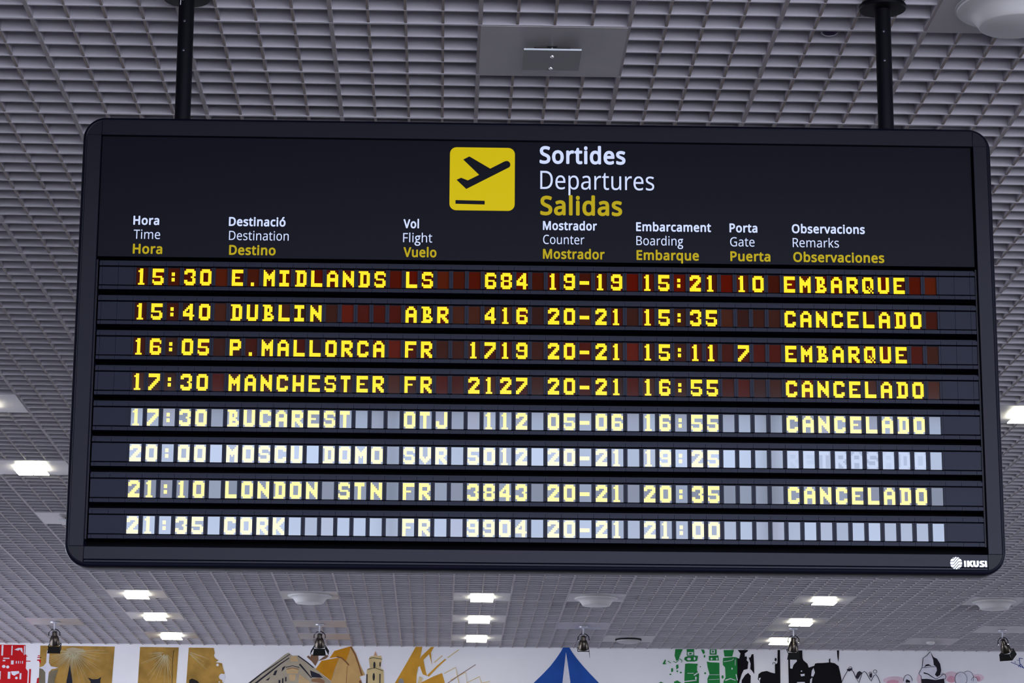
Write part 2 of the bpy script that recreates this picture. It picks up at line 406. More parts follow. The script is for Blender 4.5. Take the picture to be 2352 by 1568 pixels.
bt = B(); bt.bbox(IL + 0.001, IR - 0.001, YF, YF + 0.08, 1.4035, IB, 0.0015); bt.bbox(IL + 0.001, IR - 0.001, YF + 0.001, YF + 0.08, ZL, 1.4025, 0.0025)
bottom = bt.build('bottom_rail', M['frame'], board)
rail('side_rail', XL, IL, IB + 0.0005, IT + 0.001); rail('side_rail', IR, XR, IB + 0.0005, IT + 0.001)
for cx0, cx1, cz0, cz1, rr in ((XL, IL, IT + 0.0015, ZT, [0, 0, 0, .055]), (IR, XR, IT + 0.0015, ZT, [0, 0, .053, 0]), (XL, IL, ZL, IB, [.055, 0, 0, 0]), (IR, XR, ZL, IB, [0, .053, 0, 0])):
    c_ = B(); c_.prism(rounded(cx0, cx1, cz0, cz1, [max(q, 0.0005) for q in rr], 8), YF + 0.0015, YF + 0.08); c_.build('corner_cap', M['corner'] if cz0 < 2 else M['frame'], board)  # lower pair in the shade-darkened material
c_ = B(); c_.box(IL, IL + 0.006, YF + 0.022, YF + 0.08, IB + 0.03, 2.55); c_.build('edge_strip', M['frame'], board)
c_ = B(); c_.box(IR - 0.008, IR - 0.002, YF + 0.015, YF + 0.08, IB + 0.03, 2.55); c_.build('edge_strip', M['frame'], board)

# header panel and its lettering
hb = B(); hb.bbox(-1.3150, 2.0275, YF + 0.018, YF + 0.07, 2.5612, 3.0380, 0.001)
header = hb.build('header_panel', M['header'], board)
YH = YF + 0.018
# letter outlines (cap height 1000): advance, then bezier points as left handle, point, right handle
GLYPHS = '''{"B":[910,[[[326,1000,422,1000,547,1000],[641,982,705,945,769,908],[801,844,801,752,801,713],[794,678,779,648,765,617],[743,592,715,572,687,552],[652,538,611,531,611,528],[611,526,611,524,653,517],[691,505,725,487,759,470],[786,444,805,412,825,379],[835,337,835,284,835,224],[821,172,793,130,765,87],[725,55,673,33,621,11],[559,0,487,0,370,0],[253,0,136,0,136,333],[136,667,136,1000,231,1000]],[[385,574,447,574,533,574],[592,588,623,616,655,643],[671,684,671,738,671,793],[651,833,613,856,574,880],[512,892,427,892,372,892],[317,892,262,892,262,786],[262,680,262,574,324,574]],[[326,469,262,469,262,348],[262,227,262,106,329,106],[396,106,464,106,552,106],[614,124,648,158,683,193],[700,238,700,294,700,330],[693,360,677,387,662,413],[636,433,600,447,564,462],[515,469,454,469,390,469]]]],"C":[885,[[[609,903,564,903,511,903],[463,894,420,876,377,858],[341,831,311,796,281,761],[258,719,242,669,226,619],[218,563,218,500,218,418],[231,346,257,286,283,225],[321,178,372,146,423,113],[486,97,563,97,607,97],[648,100,688,108,727,115],[765,125,803,136,803,99],[803,63,803,27,765,13],[727,2,687,-4,647,-11],[600,-14,545,-14,443,-14],[358,7,290,49,222,91],[171,151,137,228,102,306],[85,397,85,501,85,577],[96,646,117,709,138,771],[169,825,209,871,250,917],[300,952,360,977,420,1002],[488,1014,566,1014,617,1014],[667,1009,714,999,762,988],[804,974,842,955,825,920],[808,884,791,849,761,863],[726,875,688,887,651,898]]]],"D":[1022,[[[937,617,937,510,937,398],[916,304,875,228,833,153],[774,96,696,57,619,19],[525,0,415,0,322,0],[229,0,136,0,136,333],[136,667,136,1000,239,1000],[341,1000,444,1000,545,1000],[632,981,706,944,780,907],[837,852,877,779,917,707]],[[804,374,804,506,804,594],[789,667,760,724,730,781],[687,823,631,851,574,878],[506,892,426,892,371,892],[317,892,262,892,262,631],[262,369,262,108,307,108],[352,108,398,108,533,108],[635,141,702,208,770,275]]]],"E":[779,[[[695,37,695,0,508,0],[322,0,136,0,136,333],[136,667,136,1000,322,1000],[508,1000,695,1000,695,963],[695,926,695,889,550,889],[406,889,262,889,262,785],[262,681,262,577,398,577],[534,577,669,577,669,541],[669,504,669,468,534,468],[398,468,262,468,262,349],[262,230,262,111,406,111],[550,111,695,111,695,74]]]],"F":[727,[[[262,141,262,0,220,0],[178,0,136,0,136,333],[136,667,136,1000,322,1000],[508,1000,695,1000,695,963],[695,926,695,889,550,889],[406,889,262,889,262,771],[262,653,262,535,397,535],[533,535,668,535,668,498],[668,461,668,424,533,424],[397,424,262,424,262,283]]]],"G":[1020,[[[570,491,570,528,685,528],[801,528,916,528,916,365],[916,201,916,38,862,20],[807,7,752,-1,697,-10],[634,-14,564,-14,461,-14],[373,7,303,48,232,90],[178,149,141,226,104,303],[85,394,85,500,85,605],[106,695,147,772,188,848],[247,908,324,950,401,993],[494,1014,604,1014,660,1014],[713,1009,763,999,813,988],[859,974,902,955,886,919],[870,882,854,846,819,862],[779,875,735,887,690,898],[644,903,597,903,517,903],[449,887,392,854,335,822],[292,775,262,715,232,655],[217,583,217,500,217,421],[230,350,256,289,281,228],[322,180,377,146,432,112],[504,95,594,95,638,95],[675,98,706,102,737,107],[765,113,790,119,790,218],[790,317,790,416,717,416],[643,416,570,416,570,453]]]],"H":[1038,[[[901,333,901,0,859,0],[817,0,775,0,775,155],[775,311,775,466,604,466],[433,466,262,466,262,311],[262,155,262,0,220,0],[178,0,136,0,136,333],[136,667,136,1000,178,1000],[220,1000,262,1000,262,859],[262,718,262,577,433,577],[604,577,775,577,775,718],[775,859,775,1000,817,1000],[859,1000,901,1000,901,667]]]],"M":[1270,[[[612,0,577,0,467,292],[358,585,248,877,246,877],[244,877,242,877,244,858],[246,834,247,805,249,776],[250,745,251,711,252,677],[252,642,252,606,252,404],[252,202,252,0,213,0],[175,0,136,0,136,333],[136,667,136,1000,198,1000],[260,1000,322,1000,425,727],[528,454,630,181,632,181],[634,181,636,181,740,454],[845,727,950,1000,1011,1000],[1073,1000,1134,1000,1134,667],[1134,333,1134,0,1093,0],[1051,0,1010,0,1010,205],[1010,410,1010,615,1010,648],[1010,680,1011,712,1012,744],[1014,775,1015,803,1017,832],[1019,856,1020,875,1018,875],[1016,875,1014,875,903,584],[792,292,681,0,646,0]]]],"O":[1094,[[[1008,605,1008,501,1008,424],[999,354,979,291,959,228],[930,173,891,127,853,82],[805,47,747,22,690,-2],[623,-14,548,-14,469,-14],[401,-2,343,23,285,48],[237,83,199,128,161,173],[132,228,113,291,95,355],[85,425,85,503,85,606],[102,695,136,772,169,848],[221,908,289,951,358,994],[444,1015,549,1015,649,1015],[733,994,801,952,869,909],[921,849,956,772,991,695]],[[218,585,218,501,218,417],[230,345,254,284,277,224],[313,177,362,144,411,112],[473,95,548,95,623,95],[685,112,733,144,781,177],[817,224,840,284,864,345],[875,417,875,501,875,627],[849,726,797,798,745,869],[662,905,549,905,473,905],[411,889,362,856,313,824],[277,778,254,718,230,658]]]],"P":[847,[[[312,1000,401,1000,531,1000],[627,974,686,923,746,872],[776,799,776,706,776,665],[769,625,756,588,742,550],[720,516,689,486,658,456],[617,433,566,415,514,398],[451,389,377,389,338,389],[300,389,262,389,262,260],[262,130,262,0,220,0],[178,0,136,0,136,333],[136,667,136,1000,224,1000]],[[478,892,389,892,347,892],[304,892,262,892,262,761],[262,629,262,497,296,497],[329,497,363,497,426,497],[479,504,521,518,563,531],[594,553,615,583,635,613],[646,652,646,700,646,765],[625,813,584,845,543,876]]]],"R":[871,[[[320,1000,412,1000,495,1000],[563,989,617,968,671,947],[711,916,737,874,763,832],[776,779,776,716,776,662],[766,618,746,583,727,547],[702,519,672,498,641,477],[609,460,576,448,667,299],[759,149,850,0,801,0],[752,0,703,0,622,138],[542,275,461,413,394,413],[328,413,262,413,262,275],[262,138,262,0,220,0],[178,0,136,0,136,333],[136,667,136,1000,228,1000]],[[460,891,405,891,357,891],[310,891,262,891,262,767],[262,643,262,520,312,520],[362,520,412,520,493,520],[552,536,590,568,627,600],[646,648,646,710,646,754],[637,789,620,815,602,841],[576,860,541,873,505,885]]]],"S":[769,[[[703,320,703,268,703,208],[689,157,660,116,631,74],[589,42,536,20,482,-3],[419,-14,346,-14,309,-14],[273,-12,239,-8,205,-5],[174,1,146,8,118,15],[93,23,71,34,71,74],[71,114,71,154,105,139],[147,126,197,113,247,101],[298,95,352,95,401,95],[443,102,476,115,510,128],[535,147,552,171,569,195],[577,224,577,256,577,289],[570,317,556,339,542,361],[518,382,484,401,450,420],[402,440,342,462,299,478],[261,495,229,513,197,532],[170,552,148,576,127,599],[111,626,100,655,89,685],[84,720,84,759,84,812],[98,858,125,896,152,933],[189,963,237,983,285,1004],[341,1014,403,1014,458,1014],[509,1009,555,999,600,988],[642,975,679,958,666,922],[653,886,640,850,606,865],[568,878,527,888,487,898],[444,903,401,903,359,903],[324,897,296,885,268,873],[246,856,232,834,218,812],[211,787,211,758,211,724],[218,696,232,674,246,651],[269,631,301,613,333,596],[376,576,430,556,489,535],[539,511,579,487,620,462],[651,432,672,398,693,363]]]],"T":[779,[[[452,296,452,0,410,0],[368,0,326,0,326,296],[326,593,326,889,222,889],[118,889,14,889,14,926],[14,963,14,1000,264,1000],[514,1000,763,1000,763,963],[763,926,763,889,660,889],[556,889,452,889,452,593]]]],"V":[840,[[[796,1000,840,1000,721,667],[602,333,483,0,441,0],[399,0,357,0,238,333],[119,667,0,1000,44,1000],[88,1000,132,1000,207,786],[282,572,357,359,367,331],[376,305,384,280,391,255],[398,231,404,208,410,185],[415,162,420,140,425,162],[430,185,436,209,442,232],[449,256,457,282,465,307],[474,333,483,361,558,574],[633,787,707,1000,752,1000]]]],"a":[786,[[[355,763,403,763,495,763],[563,743,606,703,650,663],[672,599,672,511,672,341],[672,170,672,0,642,0],[613,0,583,0,575,35],[567,71,559,106,557,106],[555,106,553,106,532,79],[510,57,487,39,464,20],[438,7,408,-1,379,-10],[343,-14,301,-14,256,-14],[216,-6,180,10,144,26],[116,50,95,83,75,116],[64,158,64,209,64,283],[94,341,153,382,211,422],[302,444,424,448,467,450],[509,451,552,452,552,467],[552,482,552,497,552,560],[538,603,511,627,484,652],[446,664,396,664,357,664],[320,658,284,646,249,635],[216,621,185,606,172,637],[160,668,147,699,180,717],[218,732,263,744,308,757]],[[477,364,440,363,346,359],[282,344,246,318,210,292],[192,255,192,207,192,165],[205,134,230,115,256,95],[289,85,329,85,393,85],[445,103,487,138,529,173],[550,227,550,300,550,322],[550,345,550,367,514,366]]]],"b":[861,[[[242,892,242,805,242,774],[242,744,240,716,239,689],[237,667,235,651,238,651],[240,651,242,651,264,683],[293,710,331,731,368,753],[416,763,475,763,568,763],[643,731,700,666,756,601],[784,504,784,375,784,289],[771,218,746,160,720,102],[684,58,637,29,591,0],[536,-14,475,-14,416,-14],[368,-3,331,18,293,40],[264,65,242,95,239,95],[236,95,232,95,224,63],[216,32,207,0,178,0],[148,0,119,0,119,355],[119,710,119,1064,160,1064],[201,1064,242,1064,242,978]],[[523,661,454,661,401,661],[359,651,328,631,297,611],[275,580,262,539,249,497],[242,444,242,380,242,378],[242,376,242,374,242,282],[257,211,288,162,318,113],[374,88,457,88,524,88],[574,113,607,162,640,212],[657,283,657,377,657,471],[640,542,607,590,574,637]]]],"c":[672,[[[463,-14,420,-14,354,-14],[295,0,243,27,191,54],[151,96,121,153,92,210],[77,282,77,371,77,464],[92,539,123,597,154,655],[196,697,249,724,301,751],[361,765,429,765,467,765],[504,761,539,753,575,745],[604,735,626,724,613,690],[601,656,588,622,566,630],[540,638,510,646,480,653],[452,657,426,657,375,657],[334,646,301,625,268,603],[244,571,228,529,212,487],[204,435,204,373,204,313],[212,262,228,220,244,178],[268,146,300,125,331,103],[371,92,419,92,460,92],[496,97,527,105,559,113],[587,124,613,136,613,99],[613,63,613,27,588,14],[560,4,530,-4,500,-11]]]],"d":[861,[[[424,-14,385,-14,292,-14],[217,18,161,83,105,148],[77,245,77,374,77,503],[105,600,162,666,218,732],[293,765,387,765,426,765],[460,760,489,750,518,740],[543,727,564,710,586,693],[604,675,619,654,622,654],[625,654,627,654,627,666],[625,684,623,708,620,732],[619,751,619,765,619,865],[619,965,619,1064,660,1064],[701,1064,742,1064,742,710],[742,355,742,0,709,0],[676,0,643,0,637,34],[631,67,625,101,623,101],[621,101,619,101,604,79],[586,60,564,43,543,25],[518,12,488,1,459,-9]],[[338,88,405,88,484,88],[540,110,572,153,604,197],[620,262,620,350,620,358],[620,365,620,373,620,466],[605,538,574,588,543,637],[486,662,403,662,337,662],[287,636,254,583,221,531],[204,460,204,371,204,282],[221,212,254,162,287,113]]]],"e":[790,[[[343,765,409,765,473,765],[529,751,575,723,621,695],[657,655,681,604,706,553],[718,494,718,426,718,401],[718,376,718,352,547,352],[376,352,204,352,206,267],[228,202,270,158,311,113],[369,91,444,91,492,91],[534,95,571,104,608,113],[646,126,685,143,685,107],[685,71,685,35,647,18],[609,6,571,-2,534,-10],[490,-14,438,-14,367,-14],[305,0,250,29,195,58],[153,102,123,159,92,216],[77,287,77,370,77,452],[91,522,118,581,146,640],[185,685,235,717,285,749]],[[450,664,408,664,349,664],[302,645,268,607,234,569],[214,517,207,450,335,450],[462,450,590,450,590,493],[583,530,570,562,557,593],[537,618,511,637,484,655]]]],"g":[714,[[[704,712,704,751,601,751],[498,751,395,751,192,751],[67,652,67,492,67,436],[80,389,107,351,135,311],[177,279,232,256,232,255],[232,254,232,252,161,236],[114,194,114,145,114,112],[137,82,189,50,59,18],[0,-47,0,-157,0,-289],[144,-385,346,-385,568,-385],[701,-294,701,-145,701,-50],[644,31,483,64,333,94],[254,119,254,161,254,249],[458,196,558,303,594,338],[629,410,629,471,629,535],[609,577,550,635,601,635],[653,635,704,635,704,674]],[[495,562,495,490,495,408],[435,349,351,349,261,349],[201,405,201,487,201,560],[268,622,349,622,428,622]],[[557,-62,557,-157,557,-226],[480,-266,349,-266,214,-266],[140,-226,140,-150,140,-84],[211,-37,311,-37,403,-37]]]],"h":[866,[[[242,856,242,752,242,734],[242,716,240,697,239,679],[237,662,235,647,238,647],[241,647,244,647,260,673],[280,695,304,711,328,728],[355,741,385,750,415,759],[446,763,478,763,538,763],[589,754,630,735,670,715],[701,686,721,646,742,606],[752,553,752,489,752,326],[752,163,752,0,711,0],[671,0,630,0,630,160],[630,320,630,480,630,541],[617,586,590,616,563,646],[520,661,462,661,406,661],[362,651,331,630,299,609],[276,578,263,537,249,496],[242,447,242,388,242,259],[242,129,242,0,201,0],[160,0,119,0,119,355],[119,710,119,1064,160,1064],[201,1064,242,1064,242,960]]]],"i":[361,[[[201,751,242,751,242,500],[242,250,242,0,201,0],[160,0,119,0,119,250],[119,500,119,751,160,751]],[[162,1032,182,1032,201,1032],[217,1026,232,1013,246,1001],[254,981,254,954,254,928],[246,908,232,895,217,882],[201,875,182,875,162,875],[144,882,130,895,116,908],[109,928,109,954,109,981],[116,1001,130,1013,144,1026]]]],"k":[748,[[[241,694,241,508,241,493],[240,474,239,450,237,425],[236,404,235,387,237,387],[239,387,241,387,246,394],[255,405,266,419,277,433],[289,447,300,461,312,476],[322,488,331,497,410,582],[490,666,570,751,618,751],[666,751,714,751,613,644],[512,537,410,430,519,287],[627,143,735,0,686,0],[636,0,587,0,500,117],[413,233,326,350,298,325],[269,301,241,276,241,184],[241,92,241,0,200,0],[160,0,119,0,119,355],[119,710,119,1064,160,1064],[200,1064,241,1064,241,879]]]],"l":[361,[[[242,355,242,0,201,0],[160,0,119,0,119,355],[119,710,119,1064,160,1064],[201,1064,242,1064,242,710]]]],"m":[1310,[[[894,765,943,765,1028,765],[1091,743,1133,700,1175,656],[1196,586,1196,489,1196,326],[1196,163,1196,0,1155,0],[1115,0,1074,0,1074,161],[1074,322,1074,483,1074,542],[1062,586,1037,616,1012,646],[974,661,922,661,849,661],[797,640,765,598,734,556],[718,495,718,415,718,276],[718,138,718,0,678,0],[637,0,597,0,597,161],[597,322,597,483,597,522],[591,555,580,582,569,609],[552,628,529,641,507,655],[478,661,443,661,392,661],[352,651,324,630,295,609],[274,578,261,538,249,498],[242,448,242,389,242,260],[242,130,242,0,201,0],[160,0,119,0,119,250],[119,500,119,751,152,751],[185,751,218,751,225,717],[231,683,237,648,239,648],[241,648,244,648,260,675],[279,696,302,714,325,731],[350,744,378,752,406,761],[435,765,465,765,523,765],[571,754,610,734,649,713],[677,682,695,639,697,639],[699,639,702,639,727,682],[761,713,805,734,848,754]]]],"n":[866,[[[449,765,480,765,570,765],[638,743,683,700,729,656],[752,586,752,489,752,326],[752,163,752,0,711,0],[671,0,630,0,630,160],[630,320,630,480,630,541],[617,586,590,616,563,646],[520,661,462,661,379,661],[322,638,290,591,258,544],[242,477,242,389,242,260],[242,130,242,0,201,0],[160,0,119,0,119,250],[119,500,119,751,152,751],[185,751,218,751,225,717],[231,683,237,648,239,648],[241,648,244,648,261,675],[281,696,306,714,331,731],[358,744,388,752,418,761]]]],"o":[847,[[[772,460,772,377,772,314],[764,259,747,211,731,163],[708,122,677,88,647,55],[610,29,567,12,523,-5],[475,-14,422,-14,372,-14],[326,-5,284,12,242,29],[206,55,175,88,144,122],[120,163,103,211,86,259],[77,314,77,377,77,460],[91,530,119,588,147,645],[187,689,239,719,292,750],[354,765,426,765,494,765],[554,750,606,719,658,689],[698,645,728,588,757,530]],[[204,465,204,377,204,318],[212,267,228,223,243,180],[267,147,300,123,332,100],[374,88,424,88,475,88],[516,100,549,123,582,147],[606,180,621,223,637,267],[644,318,644,377,644,437],[636,487,620,529,605,571],[581,604,548,627,516,650],[474,661,423,661,346,661],[291,636,256,585,222,535]]]],"p":[861,[[[436,765,476,765,569,765],[643,732,700,668,756,604],[784,507,784,377,784,292],[771,220,746,162,720,103],[684,60,638,30,592,1],[537,-14,475,-14,437,-14],[402,-9,373,1,343,12],[317,25,296,41,275,58],[257,76,242,95,239,95],[237,95,234,95,236,79],[238,59,239,35,241,11],[242,-10,242,-28,242,-131],[242,-233,242,-336,201,-336],[160,-336,119,-336,119,26],[119,388,119,751,153,751],[186,751,220,751,225,717],[231,683,237,648,239,648],[240,648,242,648,257,670],[275,690,296,707,317,725],[342,739,372,749,401,760]],[[523,661,454,661,403,661],[363,651,332,632,301,613],[279,585,265,546,251,508],[243,459,242,401,242,393],[242,385,242,377,242,315],[249,263,262,220,275,177],[297,144,328,122,360,99],[402,88,457,88,502,88],[540,101,569,126,599,151],[621,186,635,229,650,272],[657,322,657,378,657,464],[640,533,607,584,574,635]]]],"q":[861,[[[619,-122,619,-15,619,1],[620,21,620,43,621,66],[623,85,626,101,623,101],[620,101,618,101,596,69],[567,42,529,20,491,-3],[442,-14,382,-14,292,-14],[218,18,162,83,105,148],[77,245,77,374,77,460],[90,532,116,590,142,648],[179,691,225,721,272,750],[326,765,387,765,445,765],[493,754,531,731,568,709],[598,681,620,648,622,648],[624,648,626,648,632,683],[638,717,644,751,677,751],[710,751,742,751,742,388],[742,26,742,-336,701,-336],[660,-336,619,-336,619,-229]],[[338,88,406,88,458,88],[499,98,530,116,561,135],[584,164,598,202,612,241],[620,289,620,347,620,356],[620,364,620,373,620,468],[605,540,573,589,541,638],[485,662,403,662,336,662],[286,636,254,583,221,531],[204,460,204,371,204,282],[221,213,254,163,287,113]]]],"r":[578,[[[435,765,469,765,483,765],[498,764,515,763,531,761],[545,759,557,756,552,718],[547,681,542,643,530,646],[517,648,502,650,488,652],[474,653,461,653,432,653],[404,647,378,634,352,622],[329,605,308,583,288,561],[271,535,260,504,248,473],[242,439,242,401,242,267],[242,134,242,0,201,0],[160,0,119,0,119,250],[119,500,119,751,153,751],[186,751,220,751,225,705],[229,659,234,613,236,613],[238,613,239,613,255,641],[275,667,297,690,319,713],[345,731,374,744,403,758]]]],"s":[671,[[[608,247,608,207,608,159],[596,118,571,85,547,53],[513,28,468,11,423,-6],[370,-14,308,-14,256,-14],[211,-10,173,-1,135,7],[102,19,73,34,73,71],[73,108,73,146,103,131],[139,117,181,104,224,92],[267,85,311,85,373,85],[419,95,447,116,475,136],[489,162,489,196,489,215],[484,232,473,246,463,261],[445,276,418,291,391,306],[353,323,304,342,255,360],[214,379,179,398,145,416],[118,439,99,465,81,491],[71,525,71,566,71,629],[97,678,149,713,201,747],[269,765,353,765,399,765],[441,760,481,751,521,743],[558,730,592,714,578,682],[564,649,550,616,519,629],[486,641,451,650,416,659],[381,664,345,664,294,664],[256,656,229,639,202,623],[189,601,189,573,189,552],[195,535,207,520,219,506],[240,492,268,478,297,465],[334,448,382,430,430,412],[471,394,504,375,538,357],[563,334,581,307,599,281]]]],"t":[506,[[[335,87,370,87,388,87],[408,88,427,92,447,95],[463,99,475,102,475,71],[475,40,475,8,462,2],[443,-4,419,-8,394,-12],[371,-14,349,-14,310,-14],[273,-7,240,6,207,20],[180,43,160,77,139,111],[129,158,129,218,129,364],[129,510,129,655,93,655],[58,655,22,655,22,675],[22,695,22,714,58,731],[94,747,130,763,147,817],[163,870,179,923,204,923],[228,923,252,923,252,866],[252,808,252,751,324,751],[397,751,469,751,469,719],[469,687,469,655,397,655],[324,655,252,655,252,511],[252,366,252,221,252,176],[263,142,285,120,307,98]]]],"u":[866,[[[705,751,746,751,746,500],[746,250,746,0,713,0],[679,0,646,0,640,33],[634,66,627,99,626,99],[624,99,622,99,606,73],[585,52,560,35,535,18],[507,6,478,-2,448,-10],[416,-14,384,-14,324,-14],[274,-4,233,15,193,34],[162,63,141,104,121,144],[111,196,111,259,111,423],[111,587,111,751,152,751],[194,751,235,751,235,590],[235,429,235,268,235,208],[249,163,276,133,303,103],[345,88,402,88,458,88],[502,99,534,120,567,141],[589,172,603,212,616,253],[623,302,623,360,623,490],[623,620,623,751,664,751]]]],"v":[711,[[[331,0,284,0,190,250],[95,500,0,751,44,751],[88,751,132,751,185,603],[238,456,291,308,299,288],[307,265,315,239,324,214],[331,190,338,167,344,144],[349,125,352,109,353,109],[355,109,357,109,361,125],[366,145,373,168,380,191],[388,216,397,241,406,266],[414,289,420,308,473,456],[527,603,580,751,624,751],[668,751,711,751,616,500],[521,250,426,0,379,0]]]],"ó":[847,[[[772,460,772,377,772,314],[764,259,747,211,731,163],[708,122,677,88,647,55],[610,29,567,12,523,-5],[475,-14,422,-14,372,-14],[326,-5,284,12,242,29],[206,55,175,88,144,122],[120,163,103,211,86,259],[77,314,77,377,77,460],[91,530,119,588,147,645],[187,689,239,719,292,750],[354,765,426,765,494,765],[554,750,606,719,658,689],[698,645,728,588,757,530]],[[204,465,204,377,204,318],[212,267,228,223,243,180],[267,147,300,123,332,100],[374,88,424,88,475,88],[516,100,549,123,582,147],[606,180,621,223,637,267],[644,318,644,377,644,437],[636,487,620,529,605,571],[581,604,548,627,516,650],[474,661,423,661,346,661],[291,636,256,585,222,535]],[[632,1063,632,1059,623,1046],[611,1030,595,1011,579,993],[562,973,543,953,524,933],[504,914,485,896,466,877],[448,862,431,849,404,849],[377,849,350,849,350,854],[350,860,350,866,364,883],[379,904,396,929,412,953],[428,978,444,1004,460,1029],[473,1052,483,1073,533,1073],[582,1073,632,1073,632,1068]]]]}'''
G = json.loads(GLYPHS)

def lettering(text, bold, colour, x0, x1, zb, cap, name, parent, label, y=None):
    off = 46.0 if bold else 0.0; track = 62.0 if bold else 10.0
    c = bpy.data.curves.new(name, 'CURVE'); c.dimensions = '2D'; c.fill_mode = 'BOTH'; c.resolution_u = 5
    pen, lo_, hi_ = 0.0, 1e9, -1e9
    sp_all = []
    for ch in text:
        adv, sp = G[ch]
        for s_ in sp:
            q = [[p[0] + pen, p[1], p[2] + pen, p[3], p[4] + pen, p[5]] for p in s_]
            lo_ = min(lo_, min(p[2] for p in q)); hi_ = max(hi_, max(p[2] for p in q)); sp_all.append(q)
        pen += adv + track
    lo_ -= off; hi_ += off
    kz = cap / (1000.0 + 2 * off); kx = (x1 - x0) / (hi_ - lo_)
    for q in sp_all:                                   # grow in letter units, squeeze afterwards
        s_ = c.splines.new('BEZIER'); s_.bezier_points.add(len(q) - 1); s_.use_cyclic_u = True
        for bp, p in zip(s_.bezier_points, q):
            bp.handle_left_type = bp.handle_right_type = 'FREE'
            bp.co = (p[2] / 1000, p[3] / 1000, 0); bp.handle_left = (p[0] / 1000, p[1] / 1000, 0); bp.handle_right = (p[4] / 1000, p[5] / 1000, 0)
    tmp = bpy.data.objects.new('t', c); scene.collection.objects.link(tmp)
    src = bpy.data.meshes.new_from_object(tmp.evaluated_get(bpy.context.evaluated_depsgraph_get()))
    bpy.data.objects.remove(tmp); bpy.data.curves.remove(c)
    yy = YH if y is None else y
    mb = MB(ORG)
    steps = [(0, 0)] + ([(math.cos(math.pi * k / 6), math.sin(math.pi * k / 6)) for k in range(12)] if bold else [])
    fs = [tuple(p.vertices) for p in src.polygons]
    for k, (ux, uz) in enumerate(steps):               # the bold face: the thin letter thickened evenly all round
        mb.add([(x0 + (v.co.x * 1000 + ux * off - lo_) * kx, yy - 0.0006 - k * 0.00002, zb + (v.co.y * 1000 + uz * off + off) * kz) for v in src.vertices], fs)
    bpy.data.meshes.remove(src)
    return tag(mb.build(name, M[colour], parent), label)

TITLE = [('Sortides', 1, 'white', .3610, .6913, 2.9513, .070), ('Departures', 0, 'white', .3639, .8012, 2.8500, .0723), ('Salidas', 1, 'yellow', .3640, .6778, 2.7458, .0766)]
for tx_, bo, co, a, b_, z, cp in TITLE:
    lettering(tx_, bo, co, a, b_, z, cp, 'title_lettering', header, '%s %s title reading %s' % ('bold' if bo else 'thin', co, tx_))
HEAD = [(('Hora', -1.1840, -1.0859), ('Time', -1.1807, -1.0805), ('Hora', -1.1817, -1.0703)),
        (('Destinació', -.8216, -.6064), ('Destination', -.8194, -.5931), ('Destino', -.8176, -.6413)),
        (('Vol', -.1576, -.0985), ('Flight', -.1582, -.0475), ('Vuelo', -.1560, -.0306)),
        (('Mostrador', .3745, .5809), ('Counter', .3753, .5325), ('Mostrador', .3748, .6102)),
        (('Embarcament', .7308, 1.0177), ('Boarding', .7315, .9103), ('Embarque', .7318, .9701)),
        (('Porta', 1.0887, 1.1956), ('Gate', 1.0904, 1.1838), ('Puerta', 1.0903, 1.2436)),
        (('Observacions', 1.3280, 1.6084), ('Remarks', 1.3302, 1.5075), ('Observaciones', 1.3312, 1.6801))]
for col in HEAD:
    for k, (tx_, a, b_) in enumerate(col):
        bo, co, z, cp = ((1, 'white', 2.6868, .0356), (0, 'white', 2.6318, .0357), (1, 'yellow', 2.5730, .0390))[k]
        lettering(tx_, bo, co, a, b_, z, cp, 'column_heading', header, '%s %s column heading reading %s' % ('bold' if bo else 'thin', co, tx_))

# take-off pictogram: yellow tile with dark aeroplane and runway bar
px0, px1, pz0, pz1 = 0.0165, 0.2660, 2.7607, 3.0122
def PP(u, v): return (px0 + (u - 476) / 531 * (px1 - px0), pz1 - (v - 140) / 516 * (pz1 - pz0))
pl = [(585, 241), (635, 215), (806, 313), (922, 252)] + [(940 + 30 * math.cos(math.radians(a)), 278 - 30 * math.sin(math.radians(a))) for a in range(116, -62, -18)] + [(612, 482), (532, 408), (569, 391), (624, 412), (716, 365)]
pb = B()
pb.prism(rounded(px0, px1, pz0, pz1, .026, 8), YH - 0.0012, YH - 0.0002)
pb.prism([PP(*q) for q in pl], YH - 0.0022, YH - 0.0011, 1)
pb.prism([PP(525, 574), PP(763, 577), PP(763, 607), PP(525, 604)], YH - 0.0022, YH - 0.0011, 1)
tag(pb.build('pictogram', [M['pict'], M['header']], header), 'yellow rounded square with a dark aeroplane taking off')

# maker's mark on the bottom rail: striped globe and block letters
lb = B(); gx, gz, gr = 1.9120, 1.4185, 0.0228
for k in range(-4, 5):
    up, dn = [], []
    for i in range(41):
        x = -gr + 2 * gr * i / 40
        r_ = max(-1, min(1, x / (0.42 * gr)))
        zc = k * 0.0112 + r_ * 0.0112
        hw = 0.0043 if abs(r_) >= 1 else 0.0036
        lim = math.sqrt(max(gr * gr - x * x, 0))
        t_, b_ = min(zc + hw, lim), max(zc - hw, -lim)
        if t_ - b_ > 0.0005: up.append((gx + x, gz + t_)); dn.append((gx + x, gz + b_))
    if len(up) > 2: lb.prism(dn + up[::-1], YF - 0.001, YF + 0.0005)
def LT(poly, x, w):
    lb.prism([(x + u * w, 1.4045 + v * 0.0235) for u, v in poly], YF - 0.001, YF + 0.0005)
LT([(0, 1), (.92, .98), (1, 0), (.08, .0)], 1.9415, .0075)
LT([(0, 1), (0, 0), (.34, 0), (.38, .30), (.66, 0), (1.04, 0), (.66, .55), (.98, 1), (.58, 1), (.36, .70), (.36, 1)], 1.9525, .0235)
LT([(0, 1), (.36, 1), (.38, .34), (.5, .24), (.62, .34), (.62, 1), (.98, 1), (.98, .28), (.8, .04), (.5, -.03), (.2, .04), (.0, .28)], 1.9755, .0215)
